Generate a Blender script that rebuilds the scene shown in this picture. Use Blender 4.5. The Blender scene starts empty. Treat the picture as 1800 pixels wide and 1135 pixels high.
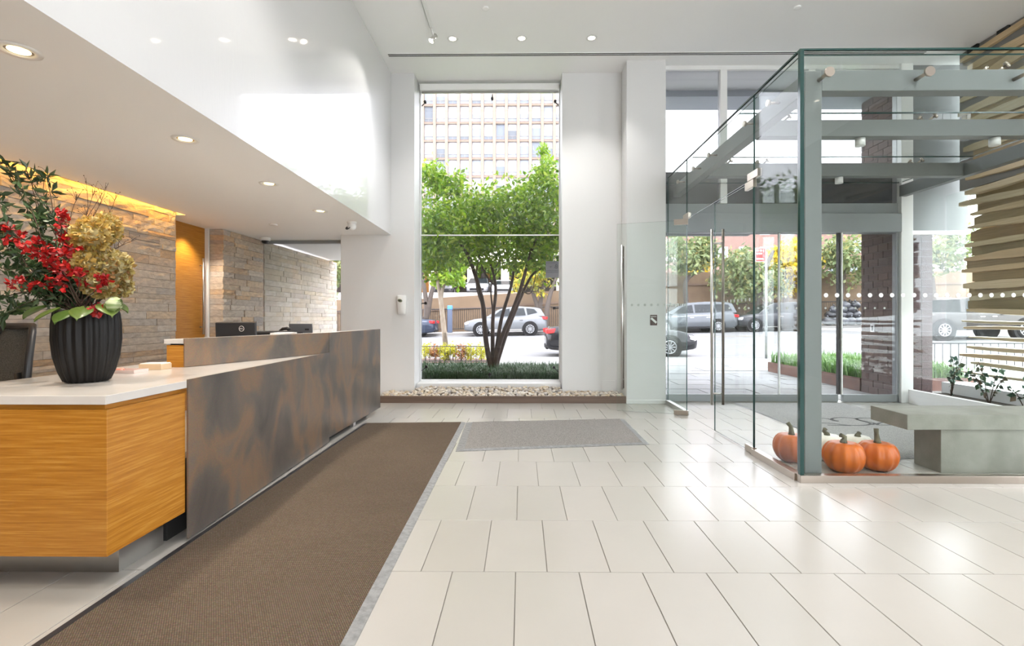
import bpy, math, random
import numpy as np
from mathutils import Vector, Matrix, Euler

# ------------------------------------------------------------------ camera, sky, exposure
scene = bpy.context.scene
COL = scene.collection
EYE = 1.223
cam_data = bpy.data.cameras.new('camera')
cam_data.sensor_width = 36.0
cam_data.sensor_fit = 'HORIZONTAL'
cam_data.lens = 870.0 / 1800.0 * 36.0
cam_data.shift_x = -8.4 / 1800.0
cam_data.shift_y = -8.5 / 1800.0
cam_data.clip_start = 0.05
cam_data.clip_end = 500
cam = bpy.data.objects.new('camera', cam_data)
cam.location = (0, 0, EYE)
cam.rotation_euler = (math.pi / 2, 0, 0.0099)
COL.objects.link(cam)
scene.camera = cam

world = bpy.data.worlds.new('overcast_sky')
scene.world = world
world.use_nodes = True
bg = world.node_tree.nodes['Background']
bg.inputs[0].default_value = (0.95, 0.965, 1.03, 1)
bg.inputs[1].default_value = 1.45

sun_data = bpy.data.lights.new('veiled_sun', 'SUN')
sun_data.energy = 0.7
sun_data.angle = math.radians(25)
sun_data.color = (1.0, 0.96, 0.88)
sun = bpy.data.objects.new('veiled_sun', sun_data)
sun.rotation_euler = (math.radians(38), math.radians(14), 0)
COL.objects.link(sun)

vs = scene.view_settings
vs.view_transform = 'Standard'
vs.look = 'None'
vs.exposure = 2.9
vs.gamma = 1.0
vs.use_curve_mapping = False
scene.cycles.transparent_max_bounces = 40
scene.cycles.max_bounces = 10
scene.cycles.diffuse_bounces = 5
scene.cycles.glossy_bounces = 4
scene.cycles.use_denoising = True
scene.cycles.sample_clamp_indirect = 6.0
scene.cycles.caustics_reflective = False
scene.cycles.caustics_refractive = False

RNG = random.Random(7)
NP = np.random.default_rng(11)
LAMP = 0.65          # one dial for all the lamps of the lobby

# ------------------------------------------------------------------ helpers
class MB:
    """collects shapes and links them as ONE mesh object"""
    def __init__(s):
        s.v, s.f, s.m, s.sm = [], [], [], []
    def add(s, vs_, fs_, m=0, smooth=False):
        o = len(s.v)
        s.v.extend([tuple(p) for p in vs_])
        for i, f in enumerate(fs_):
            s.f.append(tuple(o + k for k in f))
            s.m.append(m[i] if isinstance(m, (list, tuple)) else m)
            s.sm.append(smooth)
        return s
    def box(s, x0, x1, y0, y1, z0, z1, m=0):
        # face order: bottom, top, -y, +x, +y, -x
        v = [(x0,y0,z0),(x1,y0,z0),(x1,y1,z0),(x0,y1,z0),(x0,y0,z1),(x1,y0,z1),(x1,y1,z1),(x0,y1,z1)]
        f = [(0,3,2,1),(4,5,6,7),(0,1,5,4),(1,2,6,5),(2,3,7,6),(3,0,4,7)]
        return s.add(v, f, m)
    def obox(s, c, size, rot=(0,0,0), m=0):
        R = Euler(rot).to_matrix(); c = Vector(c)
        hx, hy, hz = size[0]/2, size[1]/2, size[2]/2
        v = [c + R @ Vector(p) for p in [(-hx,-hy,-hz),(hx,-hy,-hz),(hx,hy,-hz),(-hx,hy,-hz),(-hx,-hy,hz),(hx,-hy,hz),(hx,hy,hz),(-hx,hy,hz)]]
        f = [(0,3,2,1),(4,5,6,7),(0,1,5,4),(1,2,6,5),(2,3,7,6),(3,0,4,7)]
        return s.add(v, f, m)
    def prism(s, poly, z0, z1, m=0):
        n = len(poly)
        a = sum(poly[i][0]*poly[(i+1) % n][1] - poly[(i+1) % n][0]*poly[i][1] for i in range(n))
        if a < 0: poly = list(reversed(poly))
        v = [(p[0],p[1],z0) for p in poly] + [(p[0],p[1],z1) for p in poly]
        f = [tuple(reversed(range(n))), tuple(range(n, 2*n))] + [(i,(i+1) % n,n+(i+1) % n,n+i) for i in range(n)]
        return s.add(v, f, m)
    def slab(s, a, b, t, z0, z1, m=0):
        """upright panel from a to b (plan points), thickness t to the left of a->b"""
        d = Vector((b[0]-a[0], b[1]-a[1])); d.normalize(); n = Vector((-d.y, d.x))*t
        return s.prism([a, b, (b[0]+n.x, b[1]+n.y), (a[0]+n.x, a[1]+n.y)], z0, z1, m)
    def tube(s, pts, rad, n=8, m=0, cap=True, smooth=True):
        pts = [Vector(p) for p in pts]
        if not isinstance(rad, (list, tuple)): rad = [rad]*len(pts)
        vv, ff = [], []
        up = None
        for i, p in enumerate(pts):
            d = (pts[min(i+1, len(pts)-1)] - pts[max(i-1, 0)])
            if d.length < 1e-9: d = Vector((0,0,1))
            d.normalize()
            if up is None:
                up = Vector((0,0,1)) if abs(d.z) < .9 else Vector((1,0,0))
            x = d.cross(up)
            if x.length < 1e-6: x = d.cross(Vector((0,1,0)))
            x.normalize(); y = x.cross(d); y.normalize(); up = y
            for k in range(n):
                a = 2*math.pi*k/n
                vv.append(p + (x*math.cos(a) + y*math.sin(a))*rad[i])
        for i in range(len(pts)-1):
            for k in range(n):
                ff.append((i*n+k, (i+1)*n+k, (i+1)*n+(k+1) % n, i*n+(k+1) % n))
        s.add(vv, ff, m, smooth)
        if cap:
            o = len(s.v) - len(vv)
            s.f.append(tuple(o+k for k in range(n))); s.m.append(m); s.sm.append(False)
            s.f.append(tuple(o+(len(pts)-1)*n+k for k in reversed(range(n)))); s.m.append(m); s.sm.append(False)
        return s
    def cyl(s, p0, p1, r, n=16, m=0, r1=None, smooth=True):
        return s.tube([p0, p1], [r, r if r1 is None else r1], n, m, True, smooth)
    def lathe(s, prof, c=(0,0,0), n=24, m=0, axis='z', smooth=True, lobes=0, depth=0, twist=0):
        vv, ff = [], []
        for j, (r, z) in enumerate(prof):
            for k in range(n):
                a = 2*math.pi*k/n
                q = r*(1 - depth*(0.5-0.5*math.cos(lobes*a + twist*z))) if lobes else r
                p = (q*math.cos(a), q*math.sin(a), z)
                if axis == 'y': p = (p[0], p[2], p[1])
                if axis == 'x': p = (p[2], p[0], p[1])
                vv.append((c[0]+p[0], c[1]+p[1], c[2]+p[2]))
        for j in range(len(prof)-1):
            for k in range(n):
                ff.append((j*n+k, j*n+(k+1) % n, (j+1)*n+(k+1) % n, (j+1)*n+k))
        return s.add(vv, ff, m, smooth)
    def ball(s, c, r, nu=12, nv=8, m=0, smooth=True):
        if not isinstance(r, (list, tuple)): r = (r, r, r)
        prof = [(max(math.sin(math.pi*j/nv), 1e-4), -math.cos(math.pi*j/nv)) for j in range(nv+1)]
        b = MB().lathe(prof, n=nu)
        return s.add([(c[0]+p[0]*r[0], c[1]+p[1]*r[1], c[2]+p[2]*r[2]) for p in b.v], b.f, m, smooth)
    def build(s, name, mats, parent=None, bevel=0, seg=2, loc=None):
        me = bpy.data.meshes.new(name)
        me.from_pydata(s.v, [], s.f)
        if not isinstance(mats, (list, tuple)): mats = [mats]
        for m_ in mats: me.materials.append(m_)
        me.polygons.foreach_set('material_index', s.m)
        me.polygons.foreach_set('use_smooth', s.sm)
        me.update()
        o = link(name, me, parent)
        if loc: o.location = loc
        if bevel:
            b = o.modifiers.new('bevel', 'BEVEL'); b.width = bevel; b.segments = seg
            b.limit_method = 'ANGLE'; b.angle_limit = math.radians(40)
        return o

def link(name, me, parent=None):
    o = bpy.data.objects.new(name, me)
    COL.objects.link(o)
    if parent is not None: o.parent = parent
    return o
def tag(o, label=None, cat=None, group=None, kind=None):
    if label: o['label'] = label
    if cat: o['category'] = cat
    if group: o['group'] = group
    if kind: o['kind'] = kind
    return o
def thing(name, label=None, cat=None, loc=(0,0,0), rz=0, group=None, kind=None):
    o = bpy.data.objects.new(name, None); o.empty_display_size = .1
    COL.objects.link(o); o.location = loc; o.rotation_euler = (0, 0, rz)
    return tag(o, label, cat, group, kind)
def copy_tree(o, parent=None):
    c = o.copy(); COL.objects.link(c); c.parent = parent
    for ch in [q for q in o.children]: copy_tree(ch, c)
    return c
def npmesh(name, V, F, mats, parent=None, smooth=False):
    me = bpy.data.meshes.new(name)
    V = np.asarray(V, dtype=np.float32).reshape(-1, 3); F = np.asarray(F, dtype=np.int32).reshape(-1, 3)
    me.vertices.add(len(V)); me.vertices.foreach_set('co', V.ravel())
    me.loops.add(F.size); me.loops.foreach_set('vertex_index', F.ravel())
    me.polygons.add(len(F))
    me.polygons.foreach_set('loop_start', np.arange(0, F.size, 3, dtype=np.int32))
    me.polygons.foreach_set('loop_total', np.full(len(F), 3, dtype=np.int32))
    me.polygons.foreach_set('use_smooth', np.full(len(F), smooth))
    me.materials.append(mats); me.update(calc_edges=True)
    return link(name, me, parent)
def leaves(name, P, size, mat_, parent=None, width=.42, up=.3, out=None):
    """every point of P becomes one folded leaf of its own"""
    P = np.asarray(P, dtype=np.float64); n = len(P)
    D = NP.normal(size=(n, 3)); D[:, 2] -= up
    if out is not None: D += out
    D /= np.linalg.norm(D, axis=1)[:, None] + 1e-9
    A = NP.normal(size=(n, 3)); A -= (A*D).sum(1)[:, None]*D
    A /= np.linalg.norm(A, axis=1)[:, None] + 1e-9
    N = np.cross(D, A)
    S = (size*(0.65 + 0.7*NP.random(n)))[:, None]
    V = np.stack([P, P + D*S*.5 + A*S*width*.5 + N*S*.08, P + D*S, P + D*S*.5 - A*S*width*.5 + N*S*.08], 1)
    b = (np.arange(n)*4)[:, None]
    F = np.concatenate([b + np.array([0, 1, 2]), b + np.array([0, 2, 3])], 1)
    return npmesh(name, V, F, mat_, parent)
def clusters(n, k, c, r, sig, hollow=.35, lo=None):
    """n points gathered in k clumps inside the ellipsoid c, r"""
    C = NP.normal(size=(k, 3)); C /= np.linalg.norm(C, axis=1)[:, None]
    C *= (hollow + (1-hollow)*NP.random((k, 1)))**.6
    C = np.array(c) + C*np.array(r)
    P = C[NP.integers(0, k, n)] + NP.normal(size=(n, 3))*sig
    if lo is not None: P = P[P[:, 2] > lo]
    return P
def text_mesh(name, body, size, mat_, parent, M, depth=.002, align='CENTER'):
    cu = bpy.data.curves.new(name, 'FONT'); cu.body = body; cu.size = size; cu.extrude = depth
    cu.align_x = align; cu.align_y = 'CENTER'; cu.resolution_u = 3
    t = bpy.data.objects.new(name, cu); COL.objects.link(t)
    dg = bpy.context.evaluated_depsgraph_get()
    me = bpy.data.meshes.new_from_object(t.evaluated_get(dg))
    bpy.data.objects.remove(t)
    me.materials.clear(); me.materials.append(mat_); me.name = name
    me.transform(M)
    return link(name, me, parent)

# ------------------------------------------------------------------ materials
def nodes_of(name):
    m = bpy.data.materials.new(name); m.use_nodes = True
    nt = m.node_tree; return m, nt, nt.nodes, nt.links, nt.nodes['Principled BSDF']
def rgba(c): return (c[0], c[1], c[2], 1)
def ramp_node(N, cols):
    r = N.new('ShaderNodeValToRGB'); e = r.color_ramp.elements
    while len(e) < len(cols): e.new(0.5)
    for i, c in enumerate(cols):
        e[i].position = i/(len(cols)-1); e[i].color = rgba(c)
    return r
def mat(name, col, rough=.5, metal=0., spec=.5, col2=None, scale=4., stretch=(1,1,1), rand=None, island=None,
        bump=0., bscale=60., bstretch=(1,1,1), mixf=.5, coat=0., trans=0., detail=5., contrast=None):
    """procedural surface: colour, second colour by noise, tint by object or island, fine relief"""
    m, nt, N, L, P = nodes_of(name)
    P.inputs['Base Color'].default_value = rgba(col)
    P.inputs['Roughness'].default_value = rough
    P.inputs['Metallic'].default_value = metal
    P.inputs['Specular IOR Level'].default_value = spec
    if coat:
        P.inputs['Coat Weight'].default_value = coat; P.inputs['Coat Roughness'].default_value = .05 if name == 'white_gloss_lacquer' else .03
    geo = N.new('ShaderNodeNewGeometry')
    out = None
    if rand or island:
        r = ramp_node(N, rand or island)
        if rand:
            oi = N.new('ShaderNodeObjectInfo'); L.new(oi.outputs['Random'], r.inputs[0])
        else:
            L.new(geo.outputs['Random Per Island'], r.inputs[0])
        out = r.outputs[0]
    if col2:
        mp = N.new('ShaderNodeMapping'); mp.inputs['Scale'].default_value = stretch
        L.new(geo.outputs['Position'], mp.inputs[0])
        nz = N.new('ShaderNodeTexNoise'); nz.inputs['Scale'].default_value = scale; nz.inputs['Detail'].default_value = detail
        L.new(mp.outputs[0], nz.inputs['Vector'])
        fac = nz.outputs['Fac']
        cr = N.new('ShaderNodeValToRGB'); cr.color_ramp.elements[0].position = (contrast or (.35, .65))[0]
        cr.color_ramp.elements[1].position = (contrast or (.35, .65))[1]
        L.new(fac, cr.inputs[0])
        mx = N.new('ShaderNodeMix'); mx.data_type = 'RGBA'
        mul = N.new('ShaderNodeMath'); mul.operation = 'MULTIPLY'; mul.inputs[1].default_value = mixf*2 if not out else mixf
        L.new(cr.outputs[0], mul.inputs[0]); L.new(mul.outputs[0], mx.inputs[0])
        if out: L.new(out, mx.inputs[6])
        else: mx.inputs[6].default_value = rgba(col)
        mx.inputs[7].default_value = rgba(col2)
        out = mx.outputs[2]
    if out: L.new(out, P.inputs['Base Color'])
    if bump:
        mp2 = N.new('ShaderNodeMapping'); mp2.inputs['Scale'].default_value = bstretch
        L.new(geo.outputs['Position'], mp2.inputs[0])
        n2 = N.new('ShaderNodeTexNoise'); n2.inputs['Scale'].default_value = bscale; n2.inputs['Detail'].default_value = 4
        L.new(mp2.outputs[0], n2.inputs['Vector'])
        b = N.new('ShaderNodeBump'); b.inputs['Strength'].default_value = bump; b.inputs['Distance'].default_value = .02
        L.new(n2.outputs['Fac'], b.inputs['Height']); L.new(b.outputs[0], P.inputs['Normal'])
    if trans:
        tr = N.new('ShaderNodeBsdfTranslucent')
        if out: L.new(out, tr.inputs[0])
        else: tr.inputs[0].default_value = rgba(col)
        ms = N.new('ShaderNodeMixShader'); ms.inputs[0].default_value = trans
        o = N['Material Output']
        L.new(P.outputs[0], ms.inputs[1]); L.new(tr.outputs[0], ms.inputs[2]); L.new(ms.outputs[0], o.inputs[0])
    return m
def glow(name, col, strength):
    m, nt, N, L, P = nodes_of(name)
    P.inputs['Base Color'].default_value = rgba(col)
    P.inputs['Emission Color'].default_value = rgba(col); P.inputs['Emission Strength'].default_value = strength
    return m
def glass(name, tint, refl=1.0, base=.04):
    """sheet glass: straight-through with a Schlick mirror on each face"""
    m, nt, N, L, P = nodes_of(name)
    N.remove(P)
    g = N.new('ShaderNodeNewGeometry')
    d = N.new('ShaderNodeVectorMath'); d.operation = 'DOT_PRODUCT'
    L.new(g.outputs['Normal'], d.inputs[0]); L.new(g.outputs['Incoming'], d.inputs[1])
    def M(op, a, b=None):
        q = N.new('ShaderNodeMath'); q.operation = op
        for i, x in enumerate((a, b)):
            if x is None: continue
            if isinstance(x, (int, float)): q.inputs[i].default_value = x
            else: L.new(x, q.inputs[i])
        return q.outputs[0]
    c = M('ABSOLUTE', d.outputs['Value'])
    f = M('POWER', M('SUBTRACT', 1.0, c), 5.0)
    f = M('ADD', M('MULTIPLY', f, 1-base), base)
    f = M('MULTIPLY', f, refl)
    t = N.new('ShaderNodeBsdfTransparent'); t.inputs[0].default_value = rgba(tint)
    gl = N.new('ShaderNodeBsdfGlossy'); gl.inputs['Roughness'].default_value = 0.0
    ms = N.new('ShaderNodeMixShader'); L.new(f, ms.inputs[0]); L.new(t.outputs[0], ms.inputs[1]); L.new(gl.outputs[0], ms.inputs[2])
    L.new(ms.outputs[0], N['Material Output'].inputs[0])
    return m

M = {}
M['wall'] = mat('white_wall_paint', (.69,.69,.685), .55, bump=.03, bscale=120)
M['ceil'] = mat('white_ceiling_paint', (.92,.92,.915), .7)
M['soffit'] = mat('white_soffit_paint', (.90,.905,.905), .7)
M['lacquer'] = mat('white_gloss_lacquer', (.66,.66,.66), .30, coat=1.0, bump=.05, bscale=16, bstretch=(1,4,.5))
M['tile'] = mat('cream_floor_tile', (.72,.67,.60), .24, spec=.5, rand=[(.375,.352,.322),(.40,.378,.347),(.372,.354,.323),(.388,.366,.336)], col2=(.35,.333,.306), scale=3, mixf=.25, bump=.02, bscale=25)
M['grout'] = mat('grey_grout', (.22,.20,.18), .8)
M['rubber'] = mat('grey_rubber_edge', (.16,.16,.16), .45, col2=(.24,.24,.24), scale=30, bump=.3, bscale=40)
M['rubber_dark'] = mat('black_rubber_edge', (.025,.025,.028), .4)
M['steel'] = mat('brushed_steel', (.55,.54,.52), .3, 1.0)
M['steel_warm'] = mat('satin_nickel', (.50,.44,.38), .28, 1.0)
M['chrome'] = mat('polished_chrome', (.75,.74,.72), .12, 1.0)
M['painted_grey'] = mat('grey_painted_steel', (.18,.19,.19), .45, spec=.4)
M['frame_grey'] = mat('grey_door_frame', (.26,.28,.29), .4)
M['frame_white'] = mat('white_window_frame', (.80,.80,.79), .4)
M['black'] = mat('black_plastic', (.018,.018,.02), .4)
M['dark'] = mat('dark_recess', (.02,.019,.018), .8)
M['quartz'] = mat('white_quartz', (.62,.585,.55), .14, col2=(.56,.52,.48), scale=6, mixf=.3)
M['glass'] = glass('clear_glass', (.985,.995,.99))
M['glass_green'] = glass('green_tinted_glass', (.962,.984,.974), .55, .035)
M['glass_dimming'] = glass('grey_dimming_glass', (.775,.775,.79), 1.0, .04)  # grey tint added to dim the street view and incoming daylight
M['edge'] = mat('teal_glass_edge', (.018,.058,.053), .12)
M['frost'] = mat('frosted_film', (.62,.64,.62), .6)
M['concrete'] = mat('grey_cast_concrete', (.27,.258,.225), .6, col2=(.20,.19,.16), scale=5, mixf=.45, bump=.08, bscale=70)
M['blackcar'] = mat('black_car_paint', (.008,.009,.012), .15, spec=.35, coat=.15)

def steel_panel_mat():
    m, nt, N, L, P = nodes_of('patinated_steel')
    g = N.new('ShaderNodeNewGeometry')
    mp = N.new('ShaderNodeMapping'); mp.inputs['Scale'].default_value = (1, 1.1, .75); mp.inputs['Rotation'].default_value = (.5, 0, 0)
    L.new(g.outputs['Position'], mp.inputs[0])
    n1 = N.new('ShaderNodeTexNoise'); n1.inputs['Scale'].default_value = 2.6; n1.inputs['Detail'].default_value = 6; n1.inputs['Distortion'].default_value = .6
    L.new(mp.outputs[0], n1.inputs['Vector'])
    r = ramp_node(N, [(.085,.075,.067), (.14,.116,.097), (.23,.148,.092), (.165,.142,.122)])
    for e, p in zip(r.color_ramp.elements, (.3, .46, .58, .72)): e.position = p
    L.new(n1.outputs['Fac'], r.inputs[0])
    n2 = N.new('ShaderNodeTexNoise'); n2.inputs['Scale'].default_value = 160; n2.inputs['Detail'].default_value = 2
    L.new(g.outputs['Position'], n2.inputs['Vector'])
    mx = N.new('ShaderNodeMix'); mx.data_type = 'RGBA'; mx.blend_type = 'OVERLAY'; mx.inputs[0].default_value = .35
    L.new(r.outputs[0], mx.inputs[6]); L.new(n2.outputs['Color'], mx.inputs[7])
    L.new(mx.outputs[2], P.inputs['Base Color'])
    P.inputs['Metallic'].default_value = .35
    rr = N.new('ShaderNodeMapRange'); rr.inputs[3].default_value = .30; rr.inputs[4].default_value = .5
    L.new(n1.outputs['Fac'], rr.inputs[0]); L.new(rr.outputs[0], P.inputs['Roughness'])
    return m
M['patina'] = steel_panel_mat()

def bamboo_mat(name, c1, c2, c3):
    m, nt, N, L, P = nodes_of(name)
    g = N.new('ShaderNodeNewGeometry')
    mp = N.new('ShaderNodeMapping'); mp.inputs['Scale'].default_value = (1.2, 1.2, 34)
    L.new(g.outputs['Position'], mp.inputs[0])
    n1 = N.new('ShaderNodeTexNoise'); n1.inputs['Scale'].default_value = 3; n1.inputs['Detail'].default_value = 8; n1.inputs['Roughness'].default_value = .65
    L.new(mp.outputs[0], n1.inputs['Vector'])
    r = ramp_node(N, [c1, c2, c3])
    for e, p in zip(r.color_ramp.elements, (.3, .5, .7)): e.position = p
    L.new(n1.outputs['Fac'], r.inputs[0])
    L.new(r.outputs[0], P.inputs['Base Color']); P.inputs['Roughness'].default_value = .34
    b = N.new('ShaderNodeBump'); b.inputs['Strength'].default_value = .06; b.inputs['Distance'].default_value = .01
    L.new(n1.outputs['Fac'], b.inputs['Height']); L.new(b.outputs[0], P.inputs['Normal'])
    return m
M['bamboo'] = bamboo_mat('bamboo_veneer', (.31,.11,.008), (.42,.17,.016), (.54,.26,.045))

def weave_mat():
    m, nt, N, L, P = nodes_of('ribbed_carpet')
    g = N.new('ShaderNodeNewGeometry')
    mp = N.new('ShaderNodeMapping'); mp.inputs['Scale'].default_value = (105, 105, 1)
    L.new(g.outputs['Position'], mp.inputs[0])
    br = N.new('ShaderNodeTexBrick'); br.inputs['Scale'].default_value = 1.0
    br.inputs['Color1'].default_value = (.125,.090,.060,1); br.inputs['Color2'].default_value = (.165,.125,.09,1); br.inputs['Mortar'].default_value = (.04,.03,.022,1)
    br.inputs['Mortar Size'].default_value = .16; br.inputs['Mortar Smooth'].default_value = .6; br.inputs['Brick Width'].default_value = 1.0; br.inputs['Row Height'].default_value = .8
    L.new(mp.outputs[0], br.inputs['Vector'])
    n1 = N.new('ShaderNodeTexNoise'); n1.inputs['Scale'].default_value = 1.3; n1.inputs['Detail'].default_value = 4
    L.new(g.outputs['Position'], n1.inputs['Vector'])
    n3 = N.new('ShaderNodeTexNoise'); n3.inputs['Scale'].default_value = 220; n3.inputs['Detail'].default_value = 1
    L.new(g.outputs['Position'], n3.inputs['Vector'])
    mx = N.new('ShaderNodeMix'); mx.data_type = 'RGBA'; mx.blend_type = 'OVERLAY'; mx.inputs[0].default_value = .45
    L.new(br.outputs['Color'], mx.inputs[6]); L.new(n3.outputs['Color'], mx.inputs[7])
    mx2 = N.new('ShaderNodeMix'); mx2.data_type = 'RGBA'; mx2.blend_type = 'OVERLAY'; mx2.inputs[0].default_value = .25
    L.new(mx.outputs[2], mx2.inputs[6]); L.new(n1.outputs['Fac'], mx2.inputs[7])
    L.new(mx2.outputs[2], P.inputs['Base Color']); P.inputs['Roughness'].default_value = .95; P.inputs['Specular IOR Level'].default_value = .15
    b = N.new('ShaderNodeBump'); b.inputs['Strength'].default_value = .5; b.inputs['Distance'].default_value = .004
    L.new(br.outputs['Fac'], b.inputs['Height']); b.invert = True; L.new(b.outputs[0], P.inputs['Normal'])
    return m
M['carpet'] = weave_mat()
M['carpet_grey'] = mat('grey_looped_carpet', (.34,.32,.30), .95, spec=.1, col2=(.13,.12,.115), scale=170, mixf=.45, detail=2, bump=.4, bscale=240)
M['carpet_entry'] = mat('entrance_carpet', (.46,.45,.44), .95, spec=.1, col2=(.24,.24,.24), scale=150, mixf=.4, detail=2, bump=.4, bscale=200)
M['carpet_ink'] = mat('dark_mat_lettering', (.07,.07,.075), .9)
M['stone'] = mat('split_face_stone', (.5,.42,.34), .75, rand=[(.40,.35,.30),(.62,.54,.45),(.52,.42,.31),(.66,.60,.52),(.45,.41,.37),(.70,.52,.33),(.55,.48,.40),(.36,.33,.31),(.62,.42,.24),(.58,.52,.46)], col2=(.30,.25,.21), scale=14, stretch=(1,1,2.2), mixf=.45, bump=.45, bscale=22, bstretch=(1,1,1.6))
M['stone_far'] = mat('split_face_stone_outside', (.33,.28,.23), .75, island=[(.60,.53,.43),(.74,.67,.57),(.68,.57,.43),(.58,.53,.48),(.78,.65,.47)], col2=(.42,.37,.30), scale=12, mixf=.4)
M['stone_joint'] = mat('stone_shadow_joint', (.11,.095,.08), .9)
# ================================================================== THE ROOM
CEIL = 4.909; SOF = 2.48; TW = .305; TL = .61; JT = .0038
def proj(x, y, z):
    a = .0099; d = y*math.cos(a) - x*math.sin(a)
    if d < .3: return None
    xc = x*math.cos(a) + y*math.sin(a)
    return 908.4 + 870*xc/d, 559 - 870*(z-EYE)/d

floor = tag(MB().box(-4.6, 6.5, -5, 8.0, -.12, -.006).build('floor', M['grout']), 'lobby floor of cream tiles in running bond', None, None, 'structure')
tb = MB()
hw, hl, c_ = (TW-JT)/2, (TL-JT)/2, .0012
tb.add([(-hw,-hl,-.012),(hw,-hl,-.012),(hw,hl,-.012),(-hw,hl,-.012),(-hw,-hl,-c_),(hw,-hl,-c_),(hw,hl,-c_),(-hw,hl,-c_),
        (-hw+c_,-hl+c_,0),(hw-c_,-hl+c_,0),(hw-c_,hl-c_,0),(-hw+c_,hl-c_,0)],
       [(0,1,5,4),(1,2,6,5),(2,3,7,6),(3,0,4,7),(4,5,9,8),(5,6,10,9),(6,7,11,10),(7,4,8,11),(8,9,10,11)])
tile0 = tb.build('tile', M['tile'], floor)
rest = MB(); first = True; ntile = 0
for k in range(-11, 10):
    y0 = 2.388 + TL*k
    off = -.0296 + (0 if k % 2 else TW/2)
    if y0 + TL > 7.95: continue
    for i in range(-16, 22):
        x0 = off + TW*i; cx, cy = x0 + TW/2, y0 + TL/2
        if x0 < -4.5 or x0 + TW > 6.4: continue
        vis = False
        if k >= -1:
            for px, py in ((x0,y0),(x0+TW,y0),(x0,y0+TL),(x0+TW,y0+TL),(cx,cy)):
                q = proj(px, py, 0)
                if q and -5 < q[0] < 1805 and 0 < q[1] < 1140: vis = True
        if cx < -2.0 and cy > 2.45: vis = False
        if -1.8 < x0 and x0 + TW < -.66 and cy < 5.7: vis = False
        if -.6 < x0 and x0 + TW < 1.1 and 4.8 < y0 and y0 + TL < 5.7: vis = False
        if x0 > 3.1 and x0 + TW < 4.6 and 4.4 < y0: vis = False
        if cy > 7.25 or (cx < 1.5 and cy > 7.2) or cx > 4.9: vis = False
        if vis:
            t = tile0 if first else tile0.copy()
            if not first: COL.objects.link(t)
            first = False; t.location = (cx, cy, 0); ntile += 1
        else:
            rest.add([(p[0]+cx, p[1]+cy, p[2]) for p in tb.v], tb.f)
tag(rest.build('tile_field', M['tile'], floor), kind='stuff')

# ceiling and the dropped soffit over the desk
tag(MB().box(-4.6, 6.5, -5, 8.1, CEIL, CEIL+.12).build('ceiling', M['ceil']), 'white lobby ceiling', None, None, 'structure')
s = MB()
s.box(-4.10, -1.97, -5, 7.44, SOF, CEIL-.002, [1,0,0,2,0,0])
s.box(-4.6, -4.10, 6.0, 8.0, SOF, CEIL-.002, 1)
s.box(-4.10, -2.73, 7.44, 8.0, SOF, CEIL-.002, 1)
s.box(-4.6, -4.10, -5, 6.0, 2.68, CEIL-.002, 1)
tag(s.build('ceiling_soffit', [M['wall'], M['soffit'], M['lacquer']]), 'dropped white soffit with glossy side over the desk', None, None, 'structure')
# the walls of the window side
w = MB()
w.box(-2.73, -1.616, 7.44, 8.0, 0, CEIL)
w.box(.607, 1.50, 7.44, 8.0, 0, CEIL)
tag(w.build('wall_back', M['wall'], bevel=.004), 'white wall beside the tall window', None, None, 'structure')
w = MB().box(1.50, 2.06, 7.09, 7.95, 0, CEIL).box(1.497, 2.063, 7.082, 7.1, 0, .055)
tag(w.build('wall_column', M['wall'], bevel=.004), 'white square column at the glass entrance', None, None, 'structure')
tag(MB().obox((1.30,7.436,.19), (.20,.006,.20)).build('trim_1', M['wall'], bevel=.002), 'small flush white access panel low on wall', None, None, 'structure')
tag(MB().box(-4.6, 1.8, -5.15, -5, 0, CEIL).box(1.8, 6.5, -5.15, -5, 0, .15).box(1.8, 6.5, -5.15, -5, 4.8, CEIL).box(6.3, 6.5, -5.15, -5, .15, 4.8).build('wall_rear', M['wall']), 'white wall behind the viewer', None, None, 'structure')
wrear = tag(MB().box(1.8, 6.3, -5.12, -5.03, .15, .25).box(1.8, 6.3, -5.12, -5.03, 2.4, 2.48).box(1.8, 6.3, -5.12, -5.03, 4.7, 4.8).build('added_window_rear', M['frame_white']), 'wide unseen window added behind the viewer for daylight', None, None, 'structure')  # unseen window, added to bring more daylight into the lobby
for i in range(3): MB().box(1.8+i*2.21, 1.88+i*2.21, -5.12, -5.03, .25, 4.7).build('mullion', M['frame_white'], wrear)
for i in range(2):
    for z0, z1 in ((.25, 2.4), (2.48, 4.7)): MB().box(1.88+i*2.21, 4.01+i*2.21, -5.085, -5.075, z0, z1).build('pane', M['glass'], wrear)
tag(MB().box(-12, 6.4, -20, -5.15, -.3, -.02).build('terrace', mat('terrace_concrete', (.5,.5,.48), .8)), 'concrete terrace behind the viewer', None, None, 'structure')

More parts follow.
